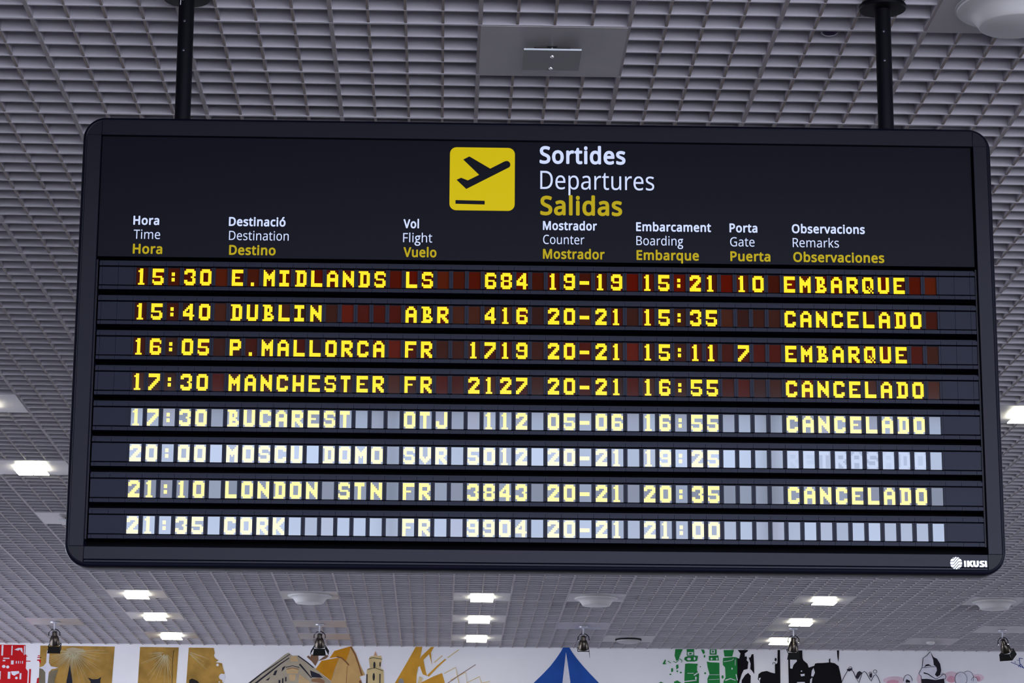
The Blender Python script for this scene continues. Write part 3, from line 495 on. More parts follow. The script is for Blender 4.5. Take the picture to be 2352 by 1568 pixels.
LT([(.98, 1), (.3, 1), (.06, .86), (.04, .66), (.2, .5), (.62, .32), (.58, .24), (.06, .24), (.02, 0), (.76, 0), (1.0, .14), (1.02, .38), (.86, .52), (.42, .70), (.46, .77), (.96, .77)], 1.9985, .0195)
LT([(0, 1), (.92, .98), (1, 0), (.08, .0)], 2.0195, .0075)
tag(lb.build('maker_mark', M['logo'], bottom), 'small white striped globe with block letters IKUSI')

# ------------------------------------------------------------------ the eight display rows
FONT = {
 'A': '..XXX../.XXXXX./XX...XX/XX...XX/XXXXXXX/XXXXXXX/XX...XX/XX...XX/XX...XX',
 'B': 'XXXXX../.XXXXX./.XX.XX./.XX.XX./.XXXX../.XXXXX./.XX..XX/.XXXXXX/XXXXXX.',
 'C': '.XXXXX./XXXXXXX/XX...XX/XX...../XX...../XX...../XX...XX/XXXXXXX/.XXXXX.',
 'D': 'XXXXXX./.XXXXXX/.XX..XX/.XX..XX/.XX..XX/.XX..XX/.XX..XX/.XXXXXX/XXXXXX.',
 'E': 'XXXXXXX/XXXXXXX/XX...../XX...../XXXXX../XX...../XX...../XXXXXXX/XXXXXXX',
 'F': 'XXXXXXX/XXXXXXX/XX...../XX...../XXXXX../XX...../XX...../XX...../XX.....',
 'H': 'XX...XX/XX...XX/XX...XX/XX...XX/XXXXXXX/XXXXXXX/XX...XX/XX...XX/XX...XX',
 'I': 'XXXXXX./XXXXXX./..XX.../..XX.../..XX.../..XX.../..XX.../XXXXXX./XXXXXX.',
 'J': '.....XX/.....XX/.....XX/.....XX/.....XX/XX...XX/XX...XX/XXXXXXX/.XXXXX.',
 'K': 'XX...XX/XX..XXX/XX.XXX./XXXXX../XXXX.../XXXXX../XX.XXX./XX..XXX/XX...XX',
 'L': 'XX...../XX...../XX...../XX...../XX...../XX...../XX...../XXXXXXX/XXXXXXX',
 'M': 'X.....X/XX...XX/XXX.XXX/XXXXXXX/XXXXXXX/XX.X.XX/XX...XX/XX...XX/XX...XX',
 'N': 'X....XX/XX...XX/XXX..XX/XXXX.XX/XXXXXXX/XX.XXXX/XX..XXX/XX...XX/XX....X',
 'O': '.XXXXX./XXXXXXX/XX...XX/XX...XX/XX...XX/XX...XX/XX...XX/XXXXXXX/.XXXXX.',
 'P': 'XXXXXX./XXXXXXX/XX...XX/XX...XX/XXXXXXX/XXXXXX./XX...../XX...../XX.....',
 'Q': '.XXXXX./XXXXXXX/XX...XX/XX...XX/XX...XX/XX.X.XX/XX..X.X/XXXX.X./.XXXX.X',
 'R': 'XXXXXX./XXXXXXX/XX...XX/XX...XX/XXXXXX./XXXXX../XX.XXX./XX..XXX/XX...XX',
 'S': '.XXXXX./XXXXXXX/XX....X/XX...../.XXXXX./.....XX/X....XX/XXXXXXX/.XXXXX.',
 'T': 'XXXXXX./XXXXXX./..XX.../..XX.../..XX.../..XX.../..XX.../..XX.../..XX...',
 'U': 'XX...XX/XX...XX/XX...XX/XX...XX/XX...XX/XX...XX/XX...XX/XXXXXXX/.XXXXX.',
 'V': 'XX...XX/XX...XX/XX...XX/XX...XX/XX...XX/XXX.XXX/.XXXXX./..XXX../...X...',
 '0': '.XXXXX./XXXXXXX/XX...XX/XX...XX/XX...XX/XX...XX/XX...XX/XXXXXXX/.XXXXX.',
 '1': '..XX.../.XXX.../..XX.../..XX.../..XX.../..XX.../..XX.../..XX.../.XXXX..',
 '2': '.XXXXX./XXXXXXX/XX...XX/....XXX/...XXX./..XXX../.XXX.../XXXXXXX/XXXXXXX',
 '3': '.XXXXX./XXXXXXX/XX...XX/.....XX/....XX./.....XX/XX...XX/XXXXXXX/.XXXXX.',
 '4': '....XX./...XXX./..XXXX./.XX.XX./X...XX./XXXXXX./XXXXXXX/....XX./....XX.',
 '5': 'XXXXXXX/XXXXXXX/XX...../XX...../XXXXXX./.....XX/X....XX/XXXXXXX/.XXXXX.',
 '6': '.XXXXX./XXXXXXX/XX....X/XX...../XXXXXX./XX...XX/XX...XX/XXXXXXX/.XXXXX.',
 '7': 'XXXXXXX/XXXXXXX/.....XX/....XXX/...XXX./..XXX../.XXX.../XXX..../XX.....',
 '8': '.XXXXX./XXXXXXX/XX...XX/XX...XX/.XXXXX./XX...XX/XX...XX/XXXXXXX/.XXXXX.',
 '9': '.XXXXX./XXXXXXX/XX...XX/XX...XX/.XXXXXX/.....XX/X....XX/XXXXXXX/.XXXXX.',
 ':': '......./......./..XX.../..XX.../......./..XX.../..XX.../......./.......',
 '.': '......./......./......./......./......./......./......./..XX.../..XX...',
 '-': '......./......./......./......./XXXXXX./XXXXXX./......./......./.......',
}
FONT['4'] = '....XX./...XXX./..XXXX./.XXXXX./XX..XX./XXXXXX./XXXXXXX/....XX./....XX.'
FONT['4'] = '....XX./...XXX./..XXXX./.XX.XX./XX..XX./XXXXXX./XXXXXXX/....XX./....XX.'
BOARD = [('15:30', 'E.MIDLANDS', 'LS', '684', '19-19', '15:21', '10', 'EMBARQUE'), ('15:40', 'DUBLIN', 'ABR', '416', '20-21', '15:35', '', 'CANCELADO'),
         ('16:05', 'P.MALLORCA', 'FR', '1719', '20-21', '15:11', '7', 'EMBARQUE'), ('17:30', 'MANCHESTER', 'FR', '2127', '20-21', '16:55', '', 'CANCELADO'),
         ('17:30', 'BUCAREST', 'OTJ', '112', '05-06', '16:55', '', 'CANCELADO'), ('20:00', 'MOSCU DOMO', 'SVR', '5012', '20-21', '19:25', '', 'RETRASADO'),
         ('21:10', 'LONDON STN', 'FR', '3843', '20-21', '20:35', '', 'CANCELADO'), ('21:35', 'CORK', 'FR', '9904', '20-21', '21:00', '', '')]
TEXT = ['%-6s%-11s%-4s%4s %-6s%-6s%-3s%-10s' % q for q in BOARD]
FIELDS = [('time_display', 0, 6), ('destination_display', 6, 17), ('flight_display', 17, 26), ('counter_display', 26, 32),
          ('boarding_display', 32, 38), ('gate_display', 38, 41), ('remarks_display', 41, 51)]
PX, PITCH, CW, DX, DZ = 0.3348, 0.05995, 0.0426, 0.0426 / 7, 0.0636 / 9

# flap glass: brown-red filter glass in a few tints, and the amber lamps seen through it
def glass(name, col, spec): return mat(name, col, 0.06, spec=spec, ior=1.7)
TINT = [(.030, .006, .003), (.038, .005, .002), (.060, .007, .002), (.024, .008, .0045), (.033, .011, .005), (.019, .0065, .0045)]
GLOSS = [0.06, 0.22, 0.28, 0.32, 0.54, 0.74, 0.40, 0.66]      # specular level by row: differing sky reflection put into the glass
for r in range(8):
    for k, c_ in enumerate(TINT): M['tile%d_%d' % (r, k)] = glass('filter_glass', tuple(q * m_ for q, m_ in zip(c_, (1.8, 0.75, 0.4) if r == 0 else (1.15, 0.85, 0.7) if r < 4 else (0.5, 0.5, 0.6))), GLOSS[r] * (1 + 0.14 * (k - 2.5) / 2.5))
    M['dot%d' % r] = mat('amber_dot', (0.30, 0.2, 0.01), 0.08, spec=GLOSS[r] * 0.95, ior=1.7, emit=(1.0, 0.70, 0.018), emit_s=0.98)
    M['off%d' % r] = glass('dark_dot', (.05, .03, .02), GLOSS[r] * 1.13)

RX0, RX1 = -1.3045, 2.0245
for r in range(8):
    zt = 2.5170 - 0.13565 * r
    b = B()
    b.box(RX0, RX1, YF + 0.036, YF + 0.07, zt - 0.0845, zt + 0.030)                     # body behind
    b.box(RX0, RX1, YF + 0.026, YF + 0.040, zt + 0.0245, zt + 0.0305)                   # receding lip on top
    seams = [PX + (c - 25) * PITCH - (PITCH - CW) / 2 for c in range(-2, 54)]
    xs = [RX0] + [s_ for s_ in seams if RX0 + 0.005 < s_ < RX1 - 0.005] + [RX1]
    for a, c in zip(xs[:-1], xs[1:]):
        a2, c2 = a + 0.0003, c - 0.0003
        b.bbox(a2, c2, YF + 0.012, YF + 0.04, zt + 0.0075, zt + 0.0225, 0.0004)         # upper strip, one piece per cell
        b.bbox(a2, c2, YF + 0.012, YF + 0.04, zt - 0.0850, zt - 0.0708, 0.0004)         # lower strip
    t0, t1 = PX - 25 * PITCH - 0.0010, PX + 25 * PITCH + CW + 0.0010
    zb0, zb1 = zt - 0.0655, zt + 0.0035
    for a, c in zip(xs[:-1], xs[1:]):
        if r < 4 and (c < t0 + 0.01 or a > t1 - 0.01): b.bbox(a + 0.0003, c - 0.0003, YF + 0.018, YF + 0.04, zb0, zb1, 0.0003)
    first, last = max(s_ for s_ in xs if s_ < t0), min(s_ for s_ in xs if s_ > t1)
    if r >= 4: b.bbox(RX0, first, YF + 0.018, YF + 0.04, zb0, zb1, 0.0006); b.bbox(last, RX1, YF + 0.018, YF + 0.04, zb0, zb1, 0.0006)
    b.box(first + 0.0005 * (r < 4), t0, YF + 0.018, YF + 0.04, zb0, zb1); b.box(t1, last - 0.0005 * (r < 4), YF + 0.018, YF + 0.04, zb0, zb1)
    for c in range(50):                                                                 # mullions between the windows, two halves each
        a, e = PX + (c - 25) * PITCH + CW + 0.0010, PX + (c - 24) * PITCH - 0.0010
        m_ = (a + e) / 2
        b.box(a, m_ - 0.0004, YF + 0.018, YF + 0.04, zb0, zb1); b.box(m_ + 0.0004, e, YF + 0.018, YF + 0.04, zb0, zb1)
    row = tag(b.build('display_row', M['row'], board), 'dark display row showing %s' % ' '.join(TEXT[r].split()))
    txt = TEXT[r]
    for name, c0, c1 in FIELDS:
        b = B()
        for c in range(c0, c1):
            x = PX + (c - 25) * PITCH; k = rnd.choice([0, 0, 1, 1, 2, 3, 3, 4, 4, 5])
            y = YF + 0.024
            b.box(x - 0.0010, x + CW + 0.0010, y, y + 0.01, zb0 + 0.0008, zb1 - 0.0015, k)
            ch = txt[c] if c < len(txt) else ' '
            if ch != ' ':
                mi = 7 if (r == 5 and name == 'remarks_display') else 6
                for j, line in enumerate(FONT[ch].split('/')):
                    for i, q in enumerate(line):
                        if q == 'X':
                            gx0, gz1 = x + i * DX, zt - j * DZ; e_ = 0.00016 if mi == 6 else -0.00001
                            b.box(gx0 + e_, gx0 + DX - e_, y - 0.0006, y + 0.0002, gz1 - DZ + e_, gz1 - e_, mi)
        word = txt[c0:c1].strip()
        o = b.build(name, [M['tile%d_%d' % (r, k)] for k in range(6)] + [M['dot%d' % r], M['off%d' % r]], row)
        if r == 5 and name == 'remarks_display': tag(o, 'unlit pale dot letters reading RETRASADO')
        else: tag(o, ('amber dot letters reading ' + word) if word else 'blank character windows')

# the two poles the board hangs from
for px_, lab in ((-1.0165, 'black pole with white paint drips'), (1.7095, 'black pole with two bolts')):
    b = B(); z0, z1 = 3.100, 3.636
    b.lathe([(0.0305, z0), (0.0305, z1 - 0.01)], (px_, BYC, 0), 32)
    p_ = tag(b.build('hanging_pole', M['pole'], board), lab)
    b = B(); b.lathe([(0.031, 3.612), (0.090, 3.614), (0.093, 3.618), (0.093, 3.628), (0.088, 3.6345)], (px_, BYC, 0), 40); b.build('ceiling_flange', M['pole'], p_)
    for z in (3.515, 3.395):
        b = B(); b.lathe([(0.0, 0.002), (0.005, 0.001), (0.006, -0.002)], (px_ - 0.003, BYC - 0.0305, z), 14, mtx=Matrix.Rotation(math.pi / 2, 4, 'X')); b.build('bolt', M['bolt'], p_)
    if px_ < 0:
        for a, za, zb_ in ((-0.021, 3.64, 3.583), (-0.012, 3.64, 3.600)):
            b = B(); yy = BYC - math.sqrt(0.0306 ** 2 - a * a)
            b.tube([(px_ + a, yy, za - 0.03), (px_ + a, yy, (za + zb_) / 2 - 0.01), (px_ + a - 0.0006, yy, zb_)], 0.0016, 6); b.build('paint_drip', M['drip'], p_)

# ------------------------------------------------------------------ the mural on the far wall
YM = YW1
YT = [(-200, 1483), (0, 1483), (600, 1480), (1000, 1480), (1200, 1481), (1750, 1490), (2352, 1506), (2600, 1512)]
def W(px, py):
    """drawing units of the mural (hundredths of its height) -> metres on the wall"""
    for (a, ya), (b_, yb) in zip(YT[:-1], YT[1:]):
        if a <= px <= b_: t_ = ya + (yb - ya) * (px - a) / (b_ - a); break
    return (-5.345 + px * 0.005321, CEIL - (py - t_) * 0.00528)
mural = empty('wall_mural', (0.9, YM, CEIL - 1.2), 'colourful painted mural of buildings, prints and sketches along the white far wall', 'mural')
PC = {}
def paint(col, noise=0.0, ns=6):
    k = (col, noise, ns)
    if k not in PC: PC[k] = mat('mural_paint', srgb(*col), 0.85, spec=0.15, noise=noise, nscale=ns)
    return PC[k]
ART = [0]
def art(name, label, shapes):
    """shapes: (colour, [outline, ...]) laid one over the other, each a thin coat of paint"""
    b = MB((0.9, YM, CEIL - 1.2)); ms = []
    for k, (col, polys) in enumerate(shapes):
        m_ = col if not isinstance(col, tuple) else paint(col, 0.12)
        if m_ not in ms: ms.append(m_)
        for n, q in enumerate(polys):
            y = YM - 0.0012 - ART[0] * 0.0002 - 0.0008 * (k + 1) - 0.00004 * n
            if isinstance(q, Ribbon): b.ribbon([W(*p) for p in q.L], [W(*p) for p in q.R], y, YM - 0.0008, ms.index(m_))
            else: b.prism([W(*p) for p in q], y, YM - 0.0008, ms.index(m_))
    ART[0] += 1
    return tag(b.build(name, ms, mural), label)
def rc(x0, y0, x1, y1): return [(x0, y0), (x1, y0), (x1, y1), (x0, y1)]
def ell(cx, cy, rx, ry=None, n=20): return [(cx + rx * math.cos(2 * math.pi * k / n), cy + (ry or rx) * math.sin(2 * math.pi * k / n)) for k in range(n)]
def arc(cx, cy, rx, ry, a0, a1, n=14): return [(cx + rx * math.cos(math.radians(a0 + (a1 - a0) * k / n)), cy - ry * math.sin(math.radians(a0 + (a1 - a0) * k / n))) for k in range(n + 1)]
DEEP = 1720

RED, WHT = (196, 28, 34), (222, 222, 232)
art('red_print', 'red block print with a heart shape and white gaps', [
    (RED, [[(-60, 1486), (58, 1486), (58, 1508), (61, 1508), (61, 1540), (66, 1546), (66, DEEP), (-60, DEEP)], rc(69, 1541, 73, 1600), rc(61, 1511, 64, 1512.5), rc(61, 1522, 71, 1524),
           rc(87, 1509.5, 95, 1511.5), rc(86, 1513.5, 95, 1515.5), rc(86, 1519, 94, 1522), [(90, 1522), (95, 1520), (94, 1530)], [(88, 1562), (96, 1559), (101, 1568), (101, 1640), (80, 1640)]]),
    (WHT, [rc(4, 1487, 8, 1511), rc(26.5, 1488, 29, 1510), rc(55, 1488, 57, 1509), [(33, 1497), (42, 1493), (51, 1493), (53, 1505), (49, 1501), (46, 1496.5), (42, 1499.5), (37, 1498)], rc(9, 1516, 23, 1518.5), rc(8, 1521, 14, 1524),
           rc(27, 1522, 33, 1531), rc(38, 1523, 40, 1529), rc(43, 1523, 45, 1529), rc(48, 1523, 49, 1529), rc(52, 1523, 54, 1529), ell(11, 1536, 4, 3.5), ell(20, 1537, 3.6, 3.4), rc(-2, 1547, 5, 1566), rc(21, 1548, 27, 1564),
           [(28, 1547), (46, 1546), (47, 1551), (40, 1554), (36, 1557), (30, 1554)], rc(48, 1551, 52, 1565), ell(41, 1562, 3, 3), rc(0, 1580, 20, 1600), rc(30, 1590, 50, 1610)])])
GOLD = (168, 132, 66)
gold = mat('gold_firework_paint', srgb(*GOLD), 0.85, spec=0.15, noise=0.35, nscale=5)
def rays(cx, cy, r0, r1, a0, a1, n, seed):
    g_ = random.Random(seed); out = []
    for k in range(n):
        a = math.radians(a0 + (a1 - a0) * (k + g_.uniform(-.4, .4)) / n); l = g_.uniform(r0, r1); s_ = g_.uniform(4, 12)
        out.append(stroke([(cx + s_ * math.cos(a), cy + s_ * math.sin(a)), (cx + l * math.cos(a), cy + l * math.sin(a))], (0.9, 0.25)))
    return out
PALE = (196, 190, 158)
def inside(polys, x0, x1): return [q for q in polys if all(x0 < p[0] < x1 and p[1] > 1490 for p in q)]
art('firework_panel', 'wide gold panel with a white four pointed star and fireworks', [
    (gold, [[(92, 1487), (261, 1487), (258, 1568), (254, DEEP), (92, DEEP)]]), ((186, 172, 140), [[(150, 1494), (165, 1490), (190, 1494), (196, 1502), (176, 1500), (166, 1512), (158, 1502)]]),
    (PALE, inside(rays(166, 1500, 25, 85, -10, 190, 46, 3), 96, 254)), ((120, 112, 92), [[(92, 1538), (104, 1540), (108, 1560), (106, DEEP), (92, DEEP)], [(118, 1545), (135, 1541), (128, 1565), (122, 1700), (112, 1700), (112, 1560)]]),
    (WHT, [[(107.5, 1498), (113.5, 1498), (113, 1526), (118, 1534), (135, 1537.5), (120, 1541), (114, 1548), (111, 1590), (108, 1590), (106, 1548), (100, 1541), (90, 1538), (101, 1534), (107, 1526)]]),
    ((38, 40, 52), [[(161, 1530), (164, 1548), (168, 1568), (170, DEEP), (152, DEEP), (155, 1568), (158, 1548)], [(203, 1559), (214, 1563), (226, 1562), (233, 1557), (231, 1566), (236, 1600), (204, 1600), (210, 1568)]])])
art('firework_panel', 'middle gold panel with a pale firework burst', [
    (gold, [[(319, 1487), (407, 1487), (404, 1568), (400, DEEP), (314, DEEP), (317, 1568)]]), (PALE, inside(rays(378, 1500, 20, 75, 20, 200, 34, 5), 321, 401)),
    ((70, 64, 50), [stroke([(396, 1494), (394, 1520), (395, 1568), (394, 1700)], 1.2)])])
art('firework_panel', 'right gold panel dissolving into white bubbles', [
    (gold, [[(430, 1487), (487, 1487)] + arc(514, 1504, 26, 14, 160, 235, 6) + [(492, 1520), (507, 1522), (510, 1535), (514, 1545), (506, 1555), (512, 1568), (506, 1600), (515, DEEP), (424, DEEP), (427, 1568)]]),
    (PALE, inside(rays(425, 1495, 40, 75, 10, 80, 22, 8), 432, 486)), (WHT, [ell(497, 1526, 3, 3), ell(508, 1553, 7, 7), ell(502, 1565, 1.6, 1.6), ell(511, 1564, 2.4, 2.4), ell(505, 1590, 6, 6)]),
    ((40, 36, 34), [[(434, 1561), (440, 1558), (452, 1563), (458, 1570), (460, 1620), (430, 1620)]])])
INK = (46, 46, 58)
art('stone_building_painting', 'painted stone building with a pointed roof and dark eaves', [
    ((176, 166, 146), [[(650, 1500), (658, 1496), (663, 1500), (668, 1503), (678, 1502), (716, 1528), (735, 1545), (758, 1562), (760, DEEP), (470, DEEP), (566, 1568)]]),
    (INK, [stroke([(662, 1499), (630, 1522), (600, 1543), (572, 1566), (540, 1592)], (1.5, 4)), stroke([(660, 1508), (640, 1522), (612, 1545), (586, 1566), (560, 1588)], (2, 5)), stroke([(680, 1503), (700, 1517), (716, 1530)], 2.5), stroke([(684, 1522), (700, 1540), (712, 1554)], (4, 2)),
           [(652, 1526), (649, 1534), (643, 1540), (645, 1530)], [(634, 1536), (630, 1548), (624, 1548), (628, 1538)], [(618, 1552), (614, 1560), (607, 1560)], rc(637, 1559, 641, 1568), rc(645, 1555, 648, 1568), rc(652, 1552, 655, 1562), rc(688, 1556, 692, 1562), rc(697, 1560, 700, 1575), [(708, 1536), (730, 1545), (738, 1553), (712, 1552)], stroke([(652, 1530), (668, 1526), (684, 1530)], 1.6)]),
    ((206, 176, 132), [[(664, 1504), (677, 1503), (680, 1516), (662, 1516)], [(654, 1536), (668, 1530), (682, 1536), (680, 1544), (656, 1544)], [(660, 1546), (676, 1546), (674, 1560), (662, 1560)], [(684, 1545), (708, 1562), (708, 1600), (690, 1600), (682, 1560)]]),
    ((150, 112, 84), [stroke([(655, 1534), (668, 1531), (682, 1534)], 2), [(712, 1556), (730, 1553), (742, 1560), (742, 1566), (712, 1562)]])])
art('hand_painting', 'small brown hand shape reaching up between the roofs', [
    ((126, 96, 76), [[(700, 1505), (704, 1502), (708, 1506), (711, 1498), (714, 1501), (722, 1502), (726, 1490), (730, 1491), (726, 1503), (727, 1512), (720, 1526), (712, 1516)], [(727, 1514), (738, 1505), (746, 1500), (750, 1503), (744, 1509), (732, 1513)]])])
art('yellow_house_painting', 'painted yellow house with two stepped roofs', [
    ((206, 168, 108), [[(798, 1484), (802, 1480), (812, 1496), (822, 1522), (834, 1546), (822, 1550), (828, 1568), (838, 1620), (840, DEEP), (757, DEEP), (757, 1562), (774, 1506), (790, 1514)]]),
    ((204, 140, 34), [[(752, 1508), (763, 1491), (800, 1480), (796, 1497), (789, 1516), (774, 1505), (764, 1506)], [(721, 1533), (734, 1514), (774, 1506), (765, 1532), (757, 1560), (742, 1549)]]),
    ((132, 92, 62), [stroke([(800, 1481), (811, 1500), (819, 1522), (827, 1547)], 3), stroke([(768, 1504), (780, 1507), (790, 1516), (797, 1524)], 3), stroke([(793, 1526), (791, 1568), (791, 1640)], .8), [(820, 1560), (825, 1557), (830, 1572), (824, 1572)]])])
art('bell_tower_painting', 'painted cream bell tower with dark arched openings', [
    ((214, 192, 140), [[(853, 1502), (857, 1491), (861, 1502), (870, 1501), (872, 1510), (869, 1530), (876, 1534), (878, 1568), (882, DEEP), (832, DEEP), (836, 1568), (838, 1533), (845, 1529), (842, 1510), (844, 1504), (849, 1502)]]),
    ((206, 160, 130), [[(853, 1501), (857, 1491), (861, 1501)]]),
    ((52, 50, 52), [ell(855, 1523, 2.6, 8), ell(868, 1521, 1.4, 6), ell(854, 1550, 2.6, 9), rc(837, 1544, 840, 1568), rc(867, 1543, 869.5, 1564), stroke([(843, 1508), (852, 1506), (872, 1509)], 1.2), stroke([(840, 1533), (856, 1529), (875, 1536)], 1.2)])])
art('orange_brush_painting', 'orange brush strokes beside thin brown lines', [
    ((206, 152, 54), [[(949, 1480), (964, 1480), (962, 1492), (956, 1520), (952, 1545), (951, 1568), (955, DEEP), (820, DEEP), (900, 1568), (930, 1515)], [(984, 1480), (991, 1480), (985, 1491), (966, 1511), (956, 1527), (952, 1520), (962, 1502)],
                      [(958, 1522), (967, 1510), (973, 1538), (976, 1547), (966, 1543)], [(979, 1494), (984, 1492), (985, 1508), (987, 1522)], stroke([(978, 1547), (1000, 1524), (1018, 1508)], (5, 3)), [(955, 1566), (990, 1548), (1010, 1540), (1016, 1560), (1020, DEEP), (955, DEEP)]]),
    ((222, 200, 150), [stroke([(992, 1516), (1010, 1500)], 2.5), stroke([(1022, 1505), (1048, 1486)], 2), stroke([(1015, 1541), (1041, 1527), (1045, 1545), (1050, 1568)], 2.0), stroke([(1030, 1556), (1064, 1538), (1067, 1562), (1096, 1548), (1102, 1568)], 2.2), stroke([(1100, 1563), (1120, 1559)], 1.6), [(958, 1548), (966, 1552), (962, 1566), (954, 1566)]]),
    ((134, 92, 84), [stroke([(990, 1590), (1018, 1567), (1052, 1543), (1087, 1520)], (1.6, 1.2))]), ((150, 150, 150), [ell(917, 1562, 6, 9)])])
BLUE = (40, 84, 166)
art('blue_tent_painting', 'blue tent shape split by a tall white wedge', [
    (BLUE, [[(1288, 1480), (1301, 1480), (1308, 1492), (1318, 1506), (1332, 1523), (1350, 1543), (1374, 1568), (1410, 1600), (1480, 1650), (1100, 1650), (1180, 1600), (1214, 1568), (1240, 1543), (1258, 1524), (1272, 1506), (1282, 1491)]]),
    (WHT, [[(1294, 1492), (1297, 1510), (1304, 1560), (1306, 1640), (1284, 1640), (1286, 1562)], [(1240, 1569), (1260, 1566.5), (1286, 1565), (1306, 1566), (1330, 1568), (1342, 1569), (1320, 1580), (1262, 1580)]])])
GRN = (40, 132, 66)
art('green_print', 'green block print of three stacked figures with leaf flecks', [
    (GRN, [rc(1572, 1487, 1589, 1502), [(1567, 1506), (1574, 1503), (1590, 1502), (1598, 1503), (1596, 1514), (1590, 1516), (1572, 1516), (1566, 1511)], [(1568, 1521), (1576, 1520), (1597, 1521), (1597, 1541), (1600, 1545), (1599, 1568), (1597, 1620), (1567, 1620), (1566, 1558), (1567, 1540)],
           rc(1625, 1488, 1641, 1500.5), [(1623, 1503), (1645, 1502), (1646, 1514), (1623, 1514)], [(1618, 1516), (1626, 1518), (1647, 1519), (1647, 1545), (1648, 1568), (1648, 1620), (1620, 1620), (1619, 1556), (1624, 1545), (1620, 1530)],
           [(1657, 1490), (1681, 1490), (1677, 1505), (1659, 1505)], [(1656, 1508), (1678, 1506), (1688, 1507), (1688, 1568), (1690, 1640), (1650, 1640), (1656, 1562), (1661, 1553), (1660, 1530), (1655, 1524), (1655, 1517)],
           [(1546, 1487), (1563, 1487), (1557, 1500), (1553, 1512), (1548, 1514), (1544, 1502)], [(1516, 1521), (1522, 1510), (1524, 1513), (1522, 1519), (1526, 1521), (1519, 1522)], [(1547, 1524), (1552, 1522), (1553, 1530), (1548, 1534)], [(1536, 1531), (1540, 1531), (1540, 1539), (1536, 1540)], ell(1550, 1538, 2, 2), ell(1558, 1541, 2.4, 1.8), ell(1534, 1545, 2.2, 1.6), ell(1613, 1504, 1.8, 3), [(1605, 1488), (1612, 1489), (1614, 1496), (1610, 1499)], ell(1614, 1543, 2, 2.4), ell(1654, 1552, 2.4, 4), ell(1603, 1528, 1.2, 1.4), stroke([(1528, 1514), (1535, 1519)], 1.5), stroke([(1541, 1515), (1547, 1518), (1553, 1513)], 1.5), stroke([(1555, 1509), (1561, 1513), (1560, 1518)], 1.5), [(1505, 1566), (1512, 1562), (1520, 1566), (1514, 1580)], [(1542, 1562), (1550, 1559), (1560, 1566), (1556, 1580), (1545, 1580)]]),
    (WHT, [rc(1574, 1494, 1587, 1500.5), ell(1577, 1510, 4.5, 3), ell(1590, 1509, 2, 3.5), rc(1595.5, 1525, 1597, 1538), stroke([(1573, 1543), (1588, 1543)], 1.2), stroke([(1588, 1548), (1597, 1542)], 2.5), stroke([(1566, 1562), (1594, 1559)], 2.2), ell(1592.5, 1554, 2, 3.5), rc(1628, 1489.5, 1637, 1497.5), ell(1629, 1510, 2.2, 2.4), ell(1641.5, 1510, 1.6, 3), stroke([(1620, 1547), (1646, 1547)], .9), stroke([(1622, 1558), (1646, 1557)], .8), stroke([(1657, 1517), (1676, 1514), (1680, 1510)], 1.2), ell(1676, 1533, 1.6, 2.2), stroke([(1684, 1512), (1683.5, 1526)], 1), stroke([(1685, 1546), (1688, 1560)], 2), stroke([(1660, 1560), (1672, 1556), (1684, 1560)], (2.5, 1.5))]),
    (GRN, [[(1577, 1497), (1580, 1495.5), (1584, 1496), (1583, 1499), (1578, 1499.5)], [(1630, 1491), (1634, 1491), (1635, 1495), (1631, 1496)]])])
BLK = (20, 18, 24)
art('black_silhouette_painting', 'black painted silhouettes of a standing figure and heads', [
    (BLK, [[(1690, 1490), (1713, 1490), (1713, 1493), (1706, 1498), (1706, 1506), (1709, 1504), (1711, 1508), (1710, 1514), (1714, 1518), (1713, 1524), (1712, 1534), (1703, 1536), (1698, 1546), (1692, 1566), (1690, 1620), (1688, 1620), (1687, 1508), (1693, 1510), (1696, 1498)],
           [(1715, 1508), (1719, 1507), (1722, 1500), (1726, 1500), (1727, 1530), (1727, 1546), (1722, 1538), (1718, 1534), (1719, 1522)], [(1713, 1543), (1719, 1550), (1718, 1568), (1720, 1620), (1694, 1620), (1698, 1560), (1706, 1548)],
           [(1737, 1546), (1744, 1541), (1756, 1539), (1766, 1543), (1775, 1545), (1775, 1525), (1781, 1521), (1782, 1491), (1787.5, 1491), (1787, 1568), (1787, 1640), (1733, 1640), (1740, 1564), (1735, 1558)],
           [(1806, 1505), (1824, 1505), (1827, 1493), (1839, 1493), (1839, 1510), (1841, 1516), (1850, 1524), (1853, 1533), (1866, 1529), (1868, 1524), (1874, 1523), (1885, 1523), (1900, 1522), (1900, 1515), (1903, 1512), (1903, 1522), (1913, 1524), (1922, 1531), (1925, 1545), (1929, 1568), (1930, 1640), (1806, 1640), (1806, 1505)],
           [(1919, 1494.5), (1924, 1494.5), (1923, 1510), (1922, 1521), (1920, 1512)], ell(1777, 1513, 2.2, 4), stroke([(1770, 1524), (1771, 1520), (1775, 1520), (1777, 1526)], 1.2)]),
    (WHT, [[(1810, 1506), (1824, 1506), (1826, 1518), (1818, 1526), (1815, 1535), (1810, 1534)], [(1833, 1548), (1843, 1547), (1843, 1552), (1835, 1553)], [(1825, 1566), (1843, 1566), (1846, 1580), (1828, 1580)], [(1860, 1540), (1864, 1534), (1867, 1545), (1863, 1554), (1858, 1553)], [(1856, 1560), (1861, 1556), (1858, 1575), (1854, 1575)], ell(1836, 1541, 1.8, 1.4), [(1737, 1556), (1742, 1554), (1739, 1563)]])])
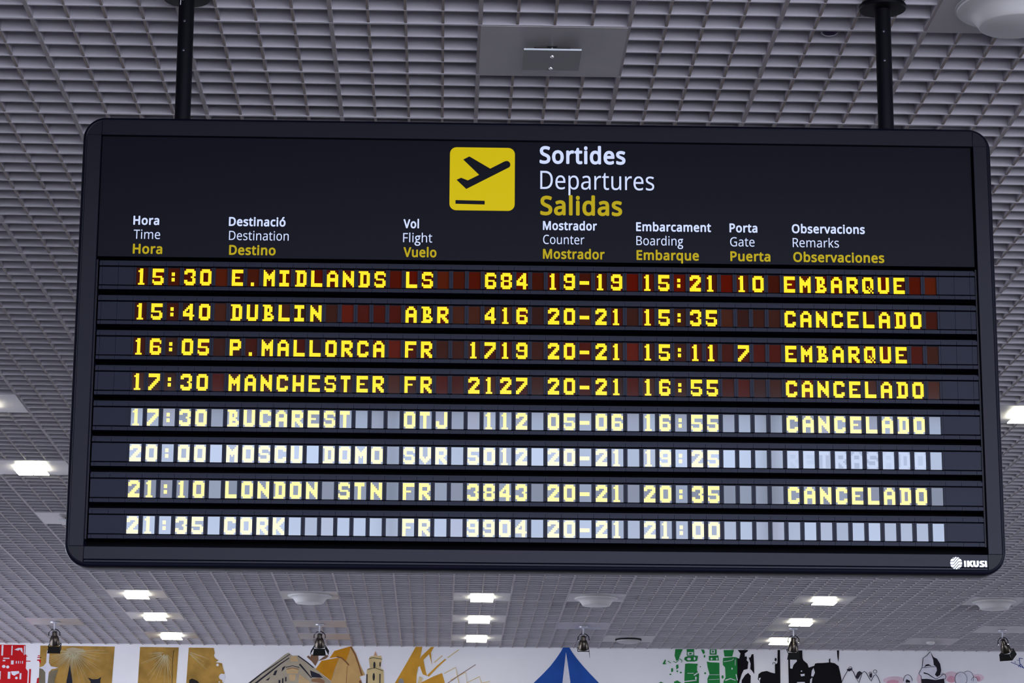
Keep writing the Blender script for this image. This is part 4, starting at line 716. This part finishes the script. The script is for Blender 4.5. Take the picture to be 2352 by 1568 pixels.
art('line_drawing_painting', 'thin dark line drawing of peaks with small rings', [
    ((52, 48, 58), [stroke([(1925, 1575), (1934, 1556), (1943, 1541), (1950, 1538), (1956, 1545), (1962, 1560), (1968, 1570), (1976, 1548), (1981, 1544), (1986, 1548), (1993, 1562), (1996, 1567), (2003, 1554), (2008, 1552), (2013, 1560), (2018, 1575)], 1.4), [(1941, 1538), (1952, 1536), (1954, 1540), (1946, 1544), (1941, 1541)],
                   [(1960, 1557), (1965, 1546), (1970, 1543), (1976, 1547), (1970, 1556), (1966, 1562)], [(1992, 1555), (1995, 1548), (1999, 1550), (1999, 1556), (1996, 1560)], stroke(arc(1949, 1537, 4, 4, 0, 360, 18), 1), stroke(arc(1995, 1549, 3, 3, 0, 360, 16), 1), stroke(arc(2006, 1545, 4, 4, 0, 360, 18), 1)])])
art('sketched_face_painting', 'black ink sketch of a pointed head with pink smudges around it', [
    ((226, 200, 212), [ell(2050, 1566, 26, 9), ell(2118, 1564, 16, 16), ell(2182, 1560, 18, 12), ell(2243, 1564, 14, 9)]), ((216, 160, 178), [ell(2046, 1570, 14, 5), ell(2182, 1566, 10, 8), ell(2242, 1566, 7, 6)]),
    (WHT, [[(2135, 1501), (2127, 1510), (2118, 1516), (2116, 1530), (2114, 1537), (2107, 1552), (2113, 1560), (2113, DEEP), (2168, DEEP), (2169, 1558), (2163, 1553), (2150, 1530), (2143, 1515)], ell(2204, 1566, 14, 16), ell(2220, 1564, 13, 16), ell(2235, 1570, 7, 8), ell(2081, 1566, 11, 12)]),
    ((40, 36, 46), [stroke([(2135, 1501), (2127, 1510), (2118, 1516), (2116, 1530), (2115, 1537), (2107, 1552), (2112, 1558), (2114, 1590)], 1.3), [(2135, 1501), (2142, 1514), (2150, 1518), (2157, 1530), (2159, 1545), (2156, 1556), (2149, 1560), (2144, 1555), (2149, 1545), (2148, 1537), (2142, 1532), (2141, 1520)], [(2119, 1537), (2124, 1531), (2130, 1530), (2138, 1535), (2132, 1534), (2125, 1535)],
                   stroke([(2114, 1538), (2124, 1538), (2138, 1536), (2148, 1537)], 1.1), stroke([(2118, 1550), (2128, 1553), (2138, 1560), (2146, 1565)], (3, 1.2)), stroke([(2146, 1565), (2156, 1560), (2164, 1554)], 1.2), [(2113, 1564), (2125, 1564), (2145, 1567), (2165, 1564), (2166, 1580), (2114, 1580)], stroke(arc(2163, 1560, 6, 7, -60, 150, 12), 1.1),
                   stroke(arc(2204, 1566, 14, 16, 0, 360, 30), .9), stroke(arc(2220, 1564, 13, 16, -30, 125, 16), .9), stroke(arc(2235, 1570, 7, 8, 0, 180, 14), .9), stroke(arc(2081, 1568, 10, 14, 0, 180, 16), 1.2), [(2076, 1568), (2078, 1564), (2086, 1568), (2086, 1572), (2076, 1572)]])])
art('blue_scribble_painting', 'small dark blue scribble at the right end', [
    ((58, 72, 140), [stroke([(2321, 1529), (2333, 1534), (2345, 1540), (2356, 1547)], 1.2), stroke([(2340, 1520), (2349, 1521)], 1.2), stroke([(2341, 1520), (2342, 1532), (2343, 1541)], 1.4), stroke([(2335, 1525), (2342, 1525)], 1), stroke([(2338, 1540), (2344, 1534), (2350, 1543)], 1.6), stroke([(2330, 1528), (2332, 1530)], 1.5)])])
